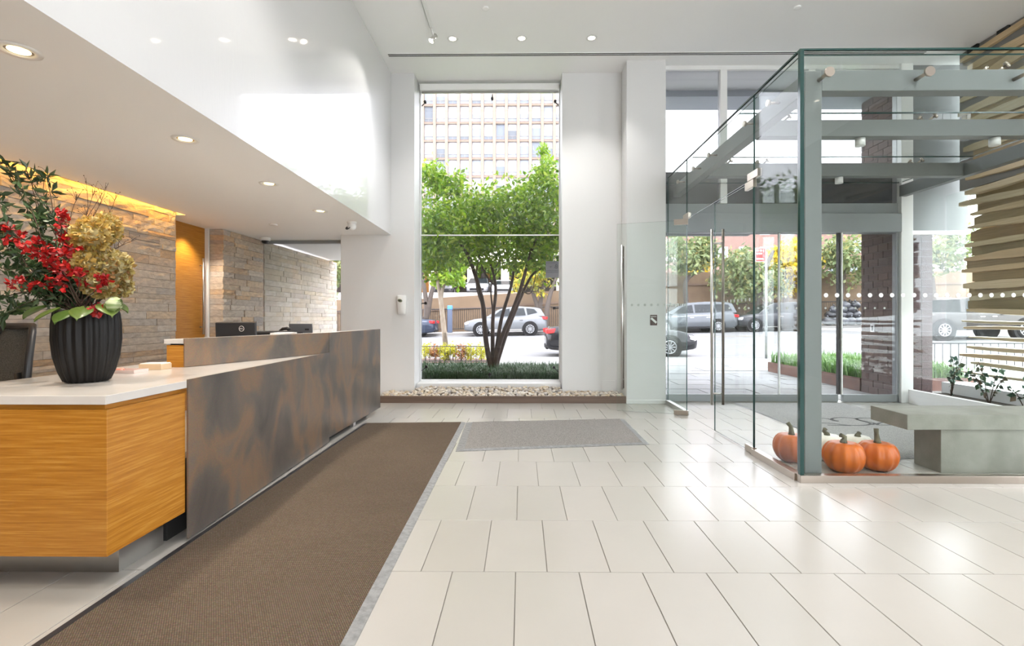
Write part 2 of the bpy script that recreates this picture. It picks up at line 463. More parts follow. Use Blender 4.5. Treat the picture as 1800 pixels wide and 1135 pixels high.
# ---------------------------------------------------------------- stone wall
wl = MB()
wl.box(-4.6, -4.24, -5, 5.955, 0, 2.72); wl.box(-4.6, -4.24, 6.96, 8.0, 0, SOF)
wall_left = tag(wl.build('wall_left', M['stone_joint']), 'split-face stone wall behind the desk', None, None, 'structure')
def stone_mesh(seed):
    r = random.Random(seed); b = MB(); nu, nv = 5, 3
    g = {}
    vv = []
    for i in range(nu):
        for j in range(nv):
            u, v_ = i/(nu-1), j/(nv-1)
            e = min(u, 1-u)*4*min(v_, 1-v_)*4
            vv.append((1.0 + r.uniform(-.12, .16)*(1 if e > 0 else .4), u, v_)); g[i, j] = len(vv)-1
    ff = [(g[i,j], g[i+1,j], g[i+1,j+1], g[i,j+1]) for i in range(nu-1) for j in range(nv-1)]
    o = len(vv)
    vv += [(0,0,0),(0,1,0),(0,1,1),(0,0,1)]
    ff += [tuple([o, o+1] + [g[i,0] for i in reversed(range(nu))]), tuple([o+2, o+3] + [g[i,nv-1] for i in range(nu)])]
    ff += [tuple([o+3, o] + [g[0,j] for j in range(nv)]), tuple([o+1, o+2] + [g[nu-1,j] for j in reversed(range(nv))])]
    b.add(vv, ff); me = bpy.data.meshes.new('stone'); me.from_pydata(b.v, [], b.f); me.materials.append(M['stone']); me.update()
    return me, b
STONES = [stone_mesh(s_) for s_ in range(7)]
srest = MB(); nstone = 0
def courses(ya, yb, za, zb, face, indiv, target, deep0=None, hh=.075):
    global nstone
    z = za
    while z < zb - .01:
        h = hh*RNG.choice((.75, 1, 1, 1.15, 1.3)); h = min(h, zb - z)
        y = ya - RNG.uniform(0, .25) if not deep0 else ya
        while y < yb - .01:
            l = RNG.choice((.18, .28, .4, .5, .62))*RNG.uniform(.85, 1.15)
            y1 = min(y + l, yb); 
            if yb - y1 < .07: y1 = yb
            ys = max(y, ya)
            d = RNG.uniform(.03, .06)
            x0 = -4.245
            if deep0 and ys <= ya + .001: x0 = -4.40; 
            dx = face - x0 + RNG.uniform(-.005, .006)
            me, b = RNG.choice(STONES)
            if indiv(ys, y1, z):
                o = link('stone', me, target)
                o.location = (x0, ys+.0015, z+.0015); o.scale = (dx if x0 > -4.3 else dx, y1-ys-.003, h-.003); nstone += 1
                if x0 < -4.3: o.scale = (dx*.93, y1-ys-.003, h-.003)
            else:
                srest.add([(x0+p[0]*dx, ys+.0015+p[1]*(y1-ys-.003), z+.0015+p[2]*(h-.003)) for p in b.v], b.f)
            y = y1
        z += h
courses(1.0, 5.97, 0, 2.70, -4.20, lambda a, b_, z: b_ > 3.95 and z > .60, wall_left)
courses(6.94, 8.0, 0, SOF, -4.20, lambda a, b_, z: z > .62, wall_left, deep0=True)
tag(srest.build('stone_field', M['stone'], wall_left), kind='stuff')
srest = MB()
far = []
courses(8.04, 11.2, 0, SOF, -4.20, lambda a, b_, z: False, None)
so = tag(srest.build('wall_outside', M['stone_far']), 'stone wall running on outside beyond the side window', None, None, 'structure')
# bamboo door in the recess of the stone wall
d1 = tag(MB().box(-4.52, -4.45, 5.93, 6.955, 0, SOF).build('door_1', M['bamboo']), 'bamboo veneer door set between the stone walls', None, None, 'structure')
MB().box(-4.455, -4.40, 6.905, 6.935, 0, SOF).build('door_edge', M['frame_white'], d1)
MB().tube([(-4.40,6.80,1.0),(-4.40,6.80,2.05)], .012, 8).tube([(-4.45,6.80,1.1),(-4.40,6.80,1.1)], .008, 6).tube([(-4.45,6.80,1.95),(-4.40,6.80,1.95)], .008, 6).build('handle', M['steel'], d1)
# glass of the side window beyond the desk
w2 = tag(MB().box(-4.20, -2.73, 7.97, 8.03, SOF-.05, SOF).box(-4.2, -2.73, 7.97, 8.03, 0, .12).build('window_1', M['frame_grey']), 'side window beyond the desk', None, None, 'structure')
MB().box(-4.195, -2.735, 7.99, 8.005, .12, SOF-.05).build('pane', [M['glass_dimming']], w2)
tag(MB().box(-5.5, -2.75, 8.04, 11.0, SOF+.03, SOF+.25).build('ceiling_outside', M['soffit']), 'exterior soffit beyond the side window', None, None, 'structure')

# ---------------------------------------------------------------- tall window
GX0, GX1, GY = -1.612, .603, 7.85
win = tag(MB().box(GX0, GX1, GY-.02, GY+.03, .225, .25).box(GX0, GX1, GY-.02, GY+.03, CEIL-.06, CEIL)
          .box(GX0, GX0+.012, GY-.02, GY+.03, .25, CEIL-.06).box(GX1-.012, GX1, GY-.02, GY+.03, .25, CEIL-.06)
          .build('window_2', M['frame_white']), 'tall lobby window onto the street', None, None, 'structure')
for z0, z1 in ((.25, 2.533), (2.547, CEIL-.06)):
    MB().box(GX0+.012, GX1-.012, GY, GY+.014, z0, z1).build('pane', M['glass_dimming'], win)
MB().box(GX0+.012, GX1-.012, GY-.004, GY+.018, 2.532, 2.548).build('glazing_joint', M['frame_white'], win)
MB().box(GX0+.004, GX1-.004, 7.55, GY+.06, 0, .225).build('sill', M['wall'], win, bevel=.004)
for x_, z_, dx, dz in ((GX0+.01,4.62,.06,.05),(GX1-.01,4.62,-.06,.05),(-.47,4.80,.0,-.08),(GX0+.01,1.46,.07,.0),(GX1-.01,1.38,-.08,0),(GX0+.01,.38,.08,.07),(GX1-.01,.36,-.08,.08),(-.51,.27,0,.06)):
    MB().tube([(x_, GY+.07, z_), (x_+dx, GY+.05, z_+dz)], .009, 8).cyl((x_+dx, GY+.055, z_+dz), (x_+dx, GY+.015, z_+dz), .022, 12).build('glass_clamp', M['black'], win)
sh = thing('roller_shade', 'rolled up white roller shade at top of tall window', 'roller shade', (0,0,4.76))
MB().box(GX0+.03, GX1-.02, 7.66, 7.80, 0, .10).build('cassette', M['frame_white'], sh, bevel=.006)
MB().box(GX0+.05, GX1-.04, 7.71, 7.725, -.03, .0).build('hem_bar', M['steel'], sh)
MB().tube([(GX0+.02, 7.68, .09), (GX0+.02, 7.68, -.2)], .004, 6).build('chain', M['steel'], sh)
# trough of pebbles under it
tr = thing('pebble_trough', 'low brown edging board holding pebbles under tall window', 'trough', (0,7.14,0))
MB().box(-2.7, 1.498, -.02, .01, 0, .10).build('edging_board', mat('brown_edging', (.16,.105,.075), .5, col2=(.11,.07,.05), scale=3, stretch=(.3,1,8)), tr, bevel=.003)
MB().box(-2.7, 1.498, .01, .295, 0, .055).box(GX0+.01, GX1-.01, .29, .405, 0, .10).build('gravel_bed', mat('dark_gravel_bed', (.16,.13,.10), .9), tr)
PEB = mat('river_pebbles', (.5,.45,.38), .55, rand=[(.62,.55,.44),(.36,.32,.29),(.70,.66,.60),(.42,.33,.23),(.55,.46,.33),(.30,.28,.27),(.66,.58,.46),(.50,.47,.44),(.58,.45,.30)])
PEBI = mat('river_pebbles_bed', (.5,.45,.38), .55, island=[(.62,.55,.44),(.36,.32,.29),(.70,.66,.60),(.42,.33,.23),(.55,.46,.33),(.30,.28,.27),(.66,.58,.46)])
pm = []
for s_ in range(6):
    r = random.Random(s_); b = MB().ball((0,0,0), (.034*r.uniform(.8,1.3), .026*r.uniform(.8,1.2), .017*r.uniform(.8,1.3)), 8, 5)
    me = bpy.data.meshes.new('pebble'); me.from_pydata(b.v, [], b.f); me.materials.append(PEB)
    me.polygons.foreach_set('use_smooth', [True]*len(me.polygons)); me.update(); pm.append((me, b))
spots = []
for i in range(78):
    for j in range(9):
        x = -2.02 + i*.0455 + RNG.uniform(-.018,.018); y = 7.175 + j*.043 + RNG.uniform(-.015,.015)
        if y > 7.415 and not (GX0+.03 < x < GX1-.03): continue
        if x > 1.47 or y > 7.53: continue
        spots.append((x, y, .088 + max(0, y-7.16)*.13 + (.05 if GX0 < x < GX1 else 0)*max(0,(y-7.2))*2 + RNG.uniform(-.008,.012)))
spots.sort(key=lambda q: q[1])
pr = MB()
for n, (x, y, z) in enumerate(spots):
    me, b = RNG.choice(pm); R = Euler((RNG.uniform(-.5,.5), RNG.uniform(-.5,.5), RNG.uniform(0,6.28)))
    if n < 300:
        o = link('pebble', me); o.location = (x, y, z); o.rotation_euler = R
        tag(o, 'smooth river pebble in the trough under the tall window', 'pebble', 'river pebbles in the trough')
    else:
        Rm = R.to_matrix(); pr.add([Vector((x,y,z)) + Rm @ Vector(p) for p in b.v], b.f, 0, True)
tag(pr.build('pebble_bed', PEBI), 'bed of river pebbles against the wall under the tall window', 'pebbles', None, 'stuff')

# ---------------------------------------------------------------- lamps and ceiling fittings
WARM = (1.0, .90, .77); SOFT = (1.0, .97, .93)
def lamp(name, kind, loc, energy, color, size=.08, spot=2.2, rot=(0,0,0), parent=None, blend=.6, size_y=None):
    d = bpy.data.lights.new(name, kind); d.energy = energy*LAMP; d.color = color
    if kind == 'SPOT': d.spot_size = spot; d.spot_blend = blend; d.shadow_soft_size = size
    elif kind == 'AREA':
        d.size = size
        if size_y: d.shape = 'RECTANGLE'; d.size_y = size_y
    else: d.shadow_soft_size = size
    o = bpy.data.objects.new(name, d); COL.objects.link(o); o.location = loc; o.rotation_euler = rot
    if parent: o.parent = parent
    return o
GLOW_W = glow('warm_lamp_face', (1.0,.70,.25), 2.2); GLOW_S = glow('soft_lamp_face', (1.0,.86,.68), 2.6)
def downlight(x, y, z, r, label, energy, color, face, group, inner=.5):
    t = thing('recessed_downlight', label, 'ceiling light', (x, y, z), 0, group)
    MB().lathe([(r*.62,.0),(r*.66,-.006),(r,-.005),(r*1.02,0)], n=32).build('trim_ring', M['frame_white'], t)
    MB().lathe([(r*.62,-.001),(r*inner,-.0005),(.0001,-.0005)], n=24).build('reflector', M['chrome'], t)
    MB().lathe([(r*inner,-.0015),(.0001,-.004)], n=24).build('lamp_face', face, t)
    lamp('downlight_lamp', 'SPOT', (0,0,-.03), energy, color, .06, 1.75, parent=t)
    return t
NM = ['nearest the viewer', 'second from the viewer', 'third from the viewer', 'farthest from the viewer']
for i, y in enumerate((2.30, 3.45, 4.60, 5.78)):
    downlight(-2.36, y, SOF-.001, .085, 'recessed warm downlight in soffit over the desk, ' + NM[i], 17, WARM, GLOW_W, 'soffit downlights')
downlight(-2.36, 1.15, SOF-.001, .085, 'recessed warm downlight in soffit behind the viewer', 17, WARM, GLOW_W, 'soffit downlights')
for x, l in ((-.91,'left'),(.0,'middle'),(.92,'right')):
    downlight(x, 6.52, CEIL-.001, .072, 'recessed lamp in high ceiling before tall window, %s of three' % l, 22, SOFT, GLOW_S, 'high ceiling lamps', .6)
for ix, x in enumerate((-.9, 1.2, 3.2, 5.0)):  # rows of unseen lamps added as fill for the lobby
    for iy, y in enumerate((3.3, 1.2, -1.0, -3.2)):
        downlight(x, y, CEIL-.001, .072, 'added fill lamp recessed in high ceiling out of view, %s row from window, %s from the soffit' % (('second','third','fourth','fifth')[iy], ('first','second','third','fourth')[ix]), 30, SOFT, GLOW_S, 'added fill lamps above the frame', .6)
for x, y, l in ((-.43, 5.88, 'over the mats'), (3.27, 5.90, 'over the glass vestibule')):
    t = thing('ceiling_sensor', 'small flush white round sensor disc in ceiling ' + l, 'sensor', (x, y, CEIL))
    MB().lathe([(.04,0),(.042,-.012),(.03,-.016),(.0001,-.016)], n=24).build('disc', M['ceil'], t)
t = thing('soffit_sprinkler', 'small flat white sprinkler cover in soffit over the desk', 'sprinkler', (-3.33, 6.60, SOF))
MB().lathe([(.05,0),(.055,-.008),(.04,-.016),(.0001,-.017)], n=24).build('cover', M['frame_white'], t)
# slot diffuser along the ceiling
t = thing('slot_diffuser', 'long thin air slot in ceiling parallel to window wall', 'air vent', (0, 6.92, CEIL))
for dy in (-.042, -.004, .034): MB().box(-1.87, 5.6, dy, dy+.010, -.006, 0).build('rail', M['ceil'], t)
for dy in (-.032, .006): MB().box(-1.87, 5.6, dy, dy+.028, -.003, -.0005).build('slot', M['dark'], t)
# track with one spotlight head
t = thing('track_light', 'white ceiling track with one small tilted spotlight head', 'track light', (-1.145, 6.25, CEIL))
MB().box(-.018, .018, -1.6, .0, -.02, 0).build('track', M['frame_white'], t)
MB().box(-.018, -.014, -1.6, .0, -.021, -.001).build('track_shadow_gap', M['painted_grey'], t)
MB().tube([(0,.0,-.01),(.01,.03,-.05),(.02,.04,-.10)], .012, 8).build('arm', M['frame_white'], t)
MB().lathe([(.0001,.10),(.028,.09),(.03,.02),(.04,-.02),(.034,-.02)], n=20).build('head', M['chrome'], t)
hd = [c for c in t.children if c.name.startswith('head')][0]; hd.location = (0,.05,-.14); hd.rotation_euler = (-.3,.55,0)
fc = MB().lathe([(.034,-.018),(.0001,-.018)], n=20).build('lamp_face', GLOW_S, hd)
lamp('track_lamp', 'SPOT', (0,0,-.03), 12, SOFT, .03, 1.2, parent=hd)
# security cameras
t = thing('dome_camera', 'white dome security camera at stone wall end', 'camera', (-4.02, 7.72, SOF))
MB().lathe([(.075,0),(.078,-.02),(.07,-.045)], n=24).build('base', M['frame_white'], t)
MB().lathe([(.055,-.045),(.05,-.07),(.03,-.088),(.0001,-.094)], n=20).build('dome', M['black'], t)
t = thing('turret_camera', 'white eyeball security camera near soffit edge', 'camera', (-2.22, 6.45, SOF))
MB().lathe([(.062,0),(.06,-.02),(.05,-.03)], n=24).ball((0,0,-.055), .058, 16, 12).build('body', M['frame_white'], t)
MB().lathe([(.0001,.0),(.034,.0),(.036,.012)], n=20).build('lens', M['black'], t)
ln = t.children[-1]; ln.location = (-.035,-.035,-.085); ln.rotation_euler = (.75,-.5,0)
# cove light over the stone
cv = tag(MB().box(-4.135, -4.115, -5, 5.95, 2.58, 2.60).build('cove_light_strip', glow('amber_cove_strip', (1.0,.60,.10), 2)), 'amber light strip hidden in ceiling cove over stone', 'light strip')
lamp('cove_lamp', 'AREA', (-4.15, 2.6, 2.655), 11, (1.0,.50,.07), .06, rot=(0,-.2,0), size_y=6.6)
lamp('recess_lamp', 'SPOT', (-4.25, 6.45, SOF-.02), 14, WARM, .04, 1.9, rot=(0,-.12,0))
# soap dispenser
t = thing('sanitizer_dispenser', 'white wall mounted hand sanitizer dispenser left of tall window', 'dispenser', (-1.80, 7.44, 1.28))
MB().add([(p[0], -.004-.09*p[2]*1.0, p[1]) for p in []], []) if False else None
b = MB()
prof = [(0,.055,.05),(.03,.055,.07),(.12,.062,.075),(.22,.07,.09),(.275,.066,.085),(.29,.05,.05)]
vv, ff = [], []
for z, hw_, dp in prof:
    vv += [(-hw_,-.002,z),(-hw_,-dp*.8,z),(-hw_*.6,-dp,z),(hw_*.6,-dp,z),(hw_,-dp*.8,z),(hw_,-.002,z)]
for i in range(len(prof)-1):
    for k in range(6): ff.append((i*6+k,(i*6+(k+1)%6),(i+1)*6+(k+1)%6,(i+1)*6+k))
ff += [tuple(reversed(range(6))), tuple(range((len(prof)-1)*6, len(prof)*6))]
b.add(vv, ff, 0, True).build('housing', M['frame_white'], t, bevel=.004)
e_ = MB().ball((0,0,0), (.036,.008,.024), 16, 8).build('window_badge', mat('olive_badge', (.16,.18,.11), .3), t); e_.location = (-.012,-.088,.205); e_.rotation_euler = (0,.25,0)
MB().ball((-.012,-.095,.205), (.017,.006,.010), 12, 6).build('badge_mark', M['black'], t)
# brown notice on the column
t = thing('column_notice', 'small brown notice plate with pale slanted bar on white column', 'notice', (1.885, 7.09, 1.195))
MB().box(-.05,.05,-.006,0,-.075,.075).build('plate', mat('brown_plate', (.085,.045,.04), .4), t, bevel=.003)
for x in (-.032,-.012,.008,.028): MB().box(x-.007, x+.007,-.0075,-.005,.045,.055).build('print_mark', M['frame_white'], t)
MB().obox((0,-.007,-.005), (.10,.004,.030), (0,.72,0)).build('slanted_bar', M['frame_white'], t, bevel=.006)
# ================================================================== RECEPTION DESK
A_, B_, E_, C_ = (-1.83, 2.70), (-1.885, 4.83), (-1.850, 6.46), (-2.345, 3.42)
desk = thing('reception_desk', 'long reception desk of bamboo, dark steel panels and white stone top', 'desk', (0,0,0))
MB().box(-2.80, -1.846, 2.185, 2.697, .16, .815).build('cabinet', M['bamboo'], desk, bevel=.002)
MB().box(-2.78, -1.868, 2.20, 2.695, .815, .84).build('shadow_reveal', M['bamboo'], desk)
MB().box(-2.80, -1.94, 2.365, 2.66, 0, .16).build('plinth', M['steel'], desk)
MB().box(-2.70, -1.95, 2.70, 6.2, 0, .10).build('base', M['dark'], desk)
MB().prism([(-2.83,2.17),(-1.838,2.17),(-1.838,2.698),(-1.842,2.705),(-1.897,4.83),(-2.20,4.83),(-2.83,4.83)], .84, .88).build('countertop', M['quartz'], desk, bevel=.002)
MB().slab(A_, B_, .010, .012, .887).build('steel_panel', M['patina'], desk, bevel=.001)
MB().slab(C_, (-1.890, 4.834), .010, .882, 1.081).build('steel_panel', M['patina'], desk, bevel=.001)
MB().slab((B_[0]-.001, B_[1]+.004), E_, .010, .055, 1.081).build('steel_panel', M['patina'], desk, bevel=.001)
def offs(p, q, t):
    d = Vector((q[0]-p[0], q[1]-p[1])); d.normalize(); return Vector((-d.y, d.x))*t
n1 = offs(C_, B_, .012); n2 = offs(C_, B_, .15)
P0 = (C_[0]+n1.x, C_[1]+n1.y); P1 = (-1.905+n1.x, 4.835+n1.y)
# bamboo wall of the raised part, a short side wall, and its stone shelf
MB().prism([(C_[0]-.012,C_[1]+.012),(-1.93,4.87),(-2.06,4.87),(C_[0]-.135,C_[1]+.012)], .88, 1.035).build('raised_wall', M['bamboo'], desk, bevel=.002)
MB().prism([(-1.90,4.87),(E_[0]-.012,E_[1]),(E_[0]-.13,E_[1]),(-2.06,4.87)], .10, 1.035).build('raised_wall', M['bamboo'], desk, bevel=.002)
MB().prism([(C_[0]-.012,C_[1]),(-1.912,4.82),(-1.895,4.87),(E_[0]-.012,E_[1]-.002),(E_[0]-.16,E_[1]-.002),(-2.09,4.9),(C_[0]-.145,C_[1])], 1.045, 1.077).build('raised_shelf', M['quartz'], desk, bevel=.002)
MB().prism([(C_[0]-.03,C_[1]+.03),(-1.95,4.87),(E_[0]-.03,E_[1]-.02),(E_[0]-.12,E_[1]-.02),(-2.05,4.9),(C_[0]-.12,C_[1]+.03)], 1.035, 1.045).build('shadow_gap', M['dark'], desk)
MB().box(-3.05, -2.10, 4.85, 6.40, .72, .75).box(-3.05,-2.75,4.8,4.85,0,.75).box(-3.05,-2.15,6.36,6.40,.1,.75).build('work_surface', M['quartz'], desk)
MB().obox((-1.93,5.62,.028), (.05,.08,.055)).build('foot', M['steel'], desk)

# things on the desk -------------------------------------------------
t = thing('monitor', 'black computer monitor seen from behind on the desk', 'monitor', (-2.87, 4.95, .75), -.12)
b = MB().obox((0,0,.295), (.44,.028,.27), (.05,0,0))
b.build('screen_back', mat('monitor_back', (.035,.037,.042), .35), t, bevel=.008)
MB().obox((0,.012,.434), (.44,.012,.006), (.05,0,0)).build('screen_edge', M['steel'], t)
MB().box(-.03,.03,.02,.045,0,.25).build('stand', M['black'], t)
MB().lathe([(.11,0),(.11,.012),(.0001,.014)], n=20).build('base', M['black'], t)
rg = MB().lathe([(.024,-.001),(.024,-.003),(.0285,-.003),(.0285,-.001)], n=28, axis='y').build('logo_ring', M['frame_white'], t); rg.location = (.07,-.0165,.368)
text_mesh('logo_text', 'DELL', .017, M['frame_white'], t, Matrix.Translation((.07,-.0205,.368)) @ Matrix.Rotation(math.pi/2, 4, 'X'), .0005)
t = thing('card_terminal', 'small grey display seen from behind near the desk end', 'display', (-2.71, 6.05, .75), -.1)
MB().obox((0,0,.34), (.30,.02,.13), (.1,0,0)).build('screen_back', mat('grey_display', (.13,.14,.155), .4), t, bevel=.005)
MB().obox((.085,-.014,.335), (.05,.004,.02), (.1,0,0)).build('label_plate', M['black'], t)
MB().box(-.03,.03,-.01,.02,0,.3).box(-.09,.09,-.06,.08,0,.02).build('stand', M['black'], t)
t = thing('desk_phone', 'black desk phone standing beside the small grey display', 'phone', (-2.83, 5.95, .75))
MB().box(-.07,.07,-.06,.06,.0,.25).build('stand', M['black'], t, bevel=.01)
MB().tube([(-.05,-.06,.31),(-.02,-.07,.345),(.03,-.07,.35),(.06,-.06,.33)], [.028,.02,.02,.026], 10).build('handset', M['black'], t)
MB().box(.005,.035,-.066,-.058,.20,.29).build('paper_label', M['frame_white'], t)
t = thing('desk_printer', 'low black printer between the two screens on the desk', 'printer', (-2.78, 5.45, .75))
MB().box(-.22,.20,-.17,.17,0,.325).build('body', M['black'], t, bevel=.012)
MB().box(-.20,.18,-.15,.15,.325,.33).build('lid', mat('dark_grey_lid', (.05,.05,.055), .3), t)
t = thing('paper_stack', 'stack of white papers beside the black printer', 'papers', (-2.62, 4.98, .75), .2)
for k in range(6): MB().obox((.17,.12,.28+k*.008), (.19,.26,.007), (0,0,RNG.uniform(-.05,.05))).build('sheet', M['frame_white'], t)
MB().box(.08,.26,0,.24,0,.275).build('riser', M['black'], t)
t = thing('candy_tray', 'clear tray with pink wrapped sweets on the stone top', 'tray', (-2.50, 3.10, .8805))
MB().box(-.13,.10,-.06,.06,0,.004).box(-.13,.10,-.06,-.055,.004,.02).box(-.13,.10,.055,.06,.004,.02).box(-.13,-.125,-.055,.055,.004,.02).box(.095,.10,-.055,.055,.004,.02).build('tray', mat('clear_pink_plastic', (.75,.60,.55), .2), t)
for k in range(7): MB().ball((RNG.uniform(-.09,-.0), RNG.uniform(-.04,.04), .016), (.016,.012,.011), 8, 6).build('sweet', mat('pink_wrapper', (.75,.30,.22), .3), t)
t = thing('card_box', 'small pale wooden card box against the bamboo end', 'box', (-2.475, 3.30, .8805))
MB().box(-.06,.09,-.05,.05,0,.038).build('box', mat('pale_wood', (.62,.45,.28), .5), t, bevel=.002)
MB().box(-.055,.085,-.045,.045,.038,.043).build('cards', M['frame_white'], t)

# office chair --------------------------------------------------------
t = thing('office_chair', 'black mesh back office chair behind the stone counter', 'chair', (-3.44, 3.38, 0), -.35)
def chair_z(u, v): return 0
outl = [(-.25,.62),(-.27,.75),(-.255,.95),(-.20,1.13),(-.16,1.17),(.16,1.17),(.20,1.13),(.255,.95),(.27,.75),(.25,.62)]
def bow(p): return (p[0], -.10*(p[0]/.27)**2 + .05*(p[1]-.9), p[1])
MB().tube([bow(p) for p in outl] + [bow(outl[0])], .022, 8).build('back_frame', M['black'], t)
g_, f_ = [], []
for j in range(9):
    z = .62 + .55*j/8
    wd = np.interp(z, [.62,.75,.95,1.13,1.17], [.25,.27,.255,.20,.16])
    for i in range(9): g_.append(bow((-wd + 2*wd*i/8, z)))
for j in range(8):
    for i in range(8): f_.append((j*9+i, j*9+i+1, (j+1)*9+i+1, (j+1)*9+i))
me_ = mat('dark_mesh_fabric', (.045,.045,.045), .8, col2=(.10,.10,.09), scale=180, mixf=.5, detail=1)
o = MB().add(g_, f_, 0, True).build('mesh_back', me_, t); so_ = o.modifiers.new('solid', 'SOLIDIFY'); so_.thickness = .006
MB().obox((0,.27,.47), (.48,.46,.08)).build('seat', M['black'], t, bevel=.03, seg=3)
MB().cyl((0,.22,.08),(0,.22,.44), .03, 12).build('column', M['steel'], t)
for k in range(5):
    a = k*2*math.pi/5
    lg = MB().tube([(0,.22,.1),(.3*math.cos(a),.22+.3*math.sin(a),.07)], [.028,.018], 8).build('base_arm', M['black'], t)
    MB().cyl((.3*math.cos(a)-.012,.22+.3*math.sin(a),.03),(.3*math.cos(a)+.012,.22+.3*math.sin(a),.03), .03, 10).build('castor', M['black'], lg)
MB().tube([(0,.05,.47),(0,-.02,.6),(0,-.03,.85)], .02, 8).build('back_post', M['black'], t)
for sx in (-1, 1): MB().tube([(sx*.22,.2,.45),(sx*.30,.2,.55),(sx*.30,.2,.66)], .015, 8).obox((sx*.30,.22,.675),(.07,.25,.03)).build('armrest', M['black'], t)

# vase and flowers ----------------------------------------------------
VX, VY, VZ = -2.355, 2.66, .8802
v = thing('vase', 'tall ribbed matte black vase on the stone counter', 'vase', (VX, VY, VZ))
prof = [(.0001,0),(.085,0),(.102,.01),(.122,.06),(.142,.14),(.151,.23),(.150,.31),(.143,.37),(.138,.385),(.125,.385),(.128,.36),(.10,.30),(.0001,.29)]
MB().lathe(prof, n=132, lobes=22, depth=.085, twist=1.2).build('body', mat('matte_black_ceramic', (.007,.006,.0055), .5, spec=.3, bump=.05, bscale=50), v)
fl = thing('flower_arrangement', 'tall arrangement of red orchids, gold hydrangeas and leafy branches in vase', 'flowers', (VX, VY, VZ+.33))
LEAFD = mat('dark_branch_leaf', (.03,.06,.02), .35, island=[(.018,.04,.014),(.045,.085,.03),(.03,.06,.02),(.08,.12,.05)], trans=.15)
LEAFG = mat('broad_green_leaf', (.10,.17,.03), .35, rand=[(.06,.12,.02),(.14,.20,.04),(.10,.16,.03)], trans=.2)
RED = mat('red_orchid_petal', (.55,.012,.012), .45, island=[(.26,.003,.006),(.42,.008,.008),(.50,.016,.012),(.18,.002,.005)], trans=.15)
GOLD = mat('gold_hydrangea_petal', (.50,.30,.05), .6, island=[(.45,.24,.04),(.60,.40,.10),(.38,.22,.05),(.62,.52,.25),(.50,.34,.08),(.33,.27,.06)], trans=.3)
GOLD2 = mat('olive_hydrangea_petal', (.40,.30,.08), .6, island=[(.34,.24,.06),(.48,.40,.14),(.42,.30,.08),(.60,.54,.32),(.28,.20,.05),(.40,.18,.06)], trans=.3)
TWIG = mat('brown_twig', (.07,.04,.025), .7)
def L(px, py, dy=0):
    """a spot of the bouquet, dy in front of (-) or behind (+) its axis"""
    d = 2.66 + .02 + dy
    x = (px-908.4)*d/870 - .0099*d; z = EYE + (559-py)*d/870
    return Vector((x - VX, d - .02 - VY, z - VZ - .33))
def branch(pts, r0, r1, n=14):
    P = [Vector((0,0,0))*1 + Vector((RNG.uniform(-.05,.05), RNG.uniform(-.05,.05), .02))] + pts
    out = []
    for i in range(len(P)-1):
        for k in range(n//(len(P)-1)+1):
            out.append(P[i].lerp(P[i+1], k/(n//(len(P)-1)+1)))
    out.append(P[-1]); k = len(out)
    for it in range(2):
        out = [out[0]] + [(out[i-1]+out[i]*2+out[i+1])/4 for i in range(1,k-1)] + [out[-1]]
    return out, [r0 + (r1-r0)*i/(k-1) for i in range(k)]
# leafy branches
for pts, dy in (([(95,470),(60,400),(30,330),(5,285)],.05), ([(100,480),(75,430),(55,370),(25,300)],-.05), ([(80,500),(40,460),(5,430),(-30,400)],.0), ([(105,480),(95,400),(88,345),(80,310)],.08),
                ([(70,510),(30,480),(0,470),(-40,460)],-.08), ([(90,520),(50,510),(10,520),(-20,530)],-.1), ([(110,470),(110,400),(60,340),(45,300)],.1), ([(90,500),(20,440),(-30,350)],.05), ([(80,520),(45,470),(8,390),(-10,340)],-.05), ([(95,520),(55,480),(20,450),(-25,440)],.03), ([(100,500),(85,440),(70,400),(60,350)],-.02), ([(95,530),(60,525),(20,545),(-5,560)],-.06)):
    path, rad = branch([L(a, b_, dy) for a, b_ in pts], .004, .0015)
    br = MB().tube(path, rad, 5).build('leafy_branch', TWIG, fl)
    Q = np.array([path[RNG.randrange(len(path)//3, len(path))] + Vector([RNG.uniform(-.012,.012) for _ in range(3)]) for _ in range(58)])
    leaves('leaf', Q, .062, LEAFD, br, .34, -.25)
    br.children[0]['kind'] = 'stuff'
# bare twigs
for pts, dy in (([(120,440),(150,380),(170,320)],.05), ([(130,440),(155,370),(150,312)],.1), ([(120,430),(160,370),(190,322)],.08), ([(140,420),(175,360),(190,320)],.0), ([(110,430),(128,360),(140,340)],.02),
                ([(150,420),(195,370),(205,340)],.1), ([(105,420),(72,340),(80,290)],.12), ([(100,420),(55,340),(52,295)],.12), ([(180,450),(215,430),(240,420)],.05)):
    path, rad = branch([L(a, b_, dy) for a, b_ in pts], .003, .0009)
    b = MB().tube(path, rad, 5)
    for k in range(7):
        i = RNG.randrange(len(path)//2, len(path)-1); d = Vector((RNG.uniform(-.05,.05), RNG.uniform(-.03,.03), RNG.uniform(.02,.07)))
        b.tube([path[i], path[i]+d*.5+Vector((0,0,.006)), path[i]+d], [.0012,.001,.0006], 4)
        b.ball(path[i]+d, .0028, 5, 4)
    b.build('bare_twig', TWIG, fl)
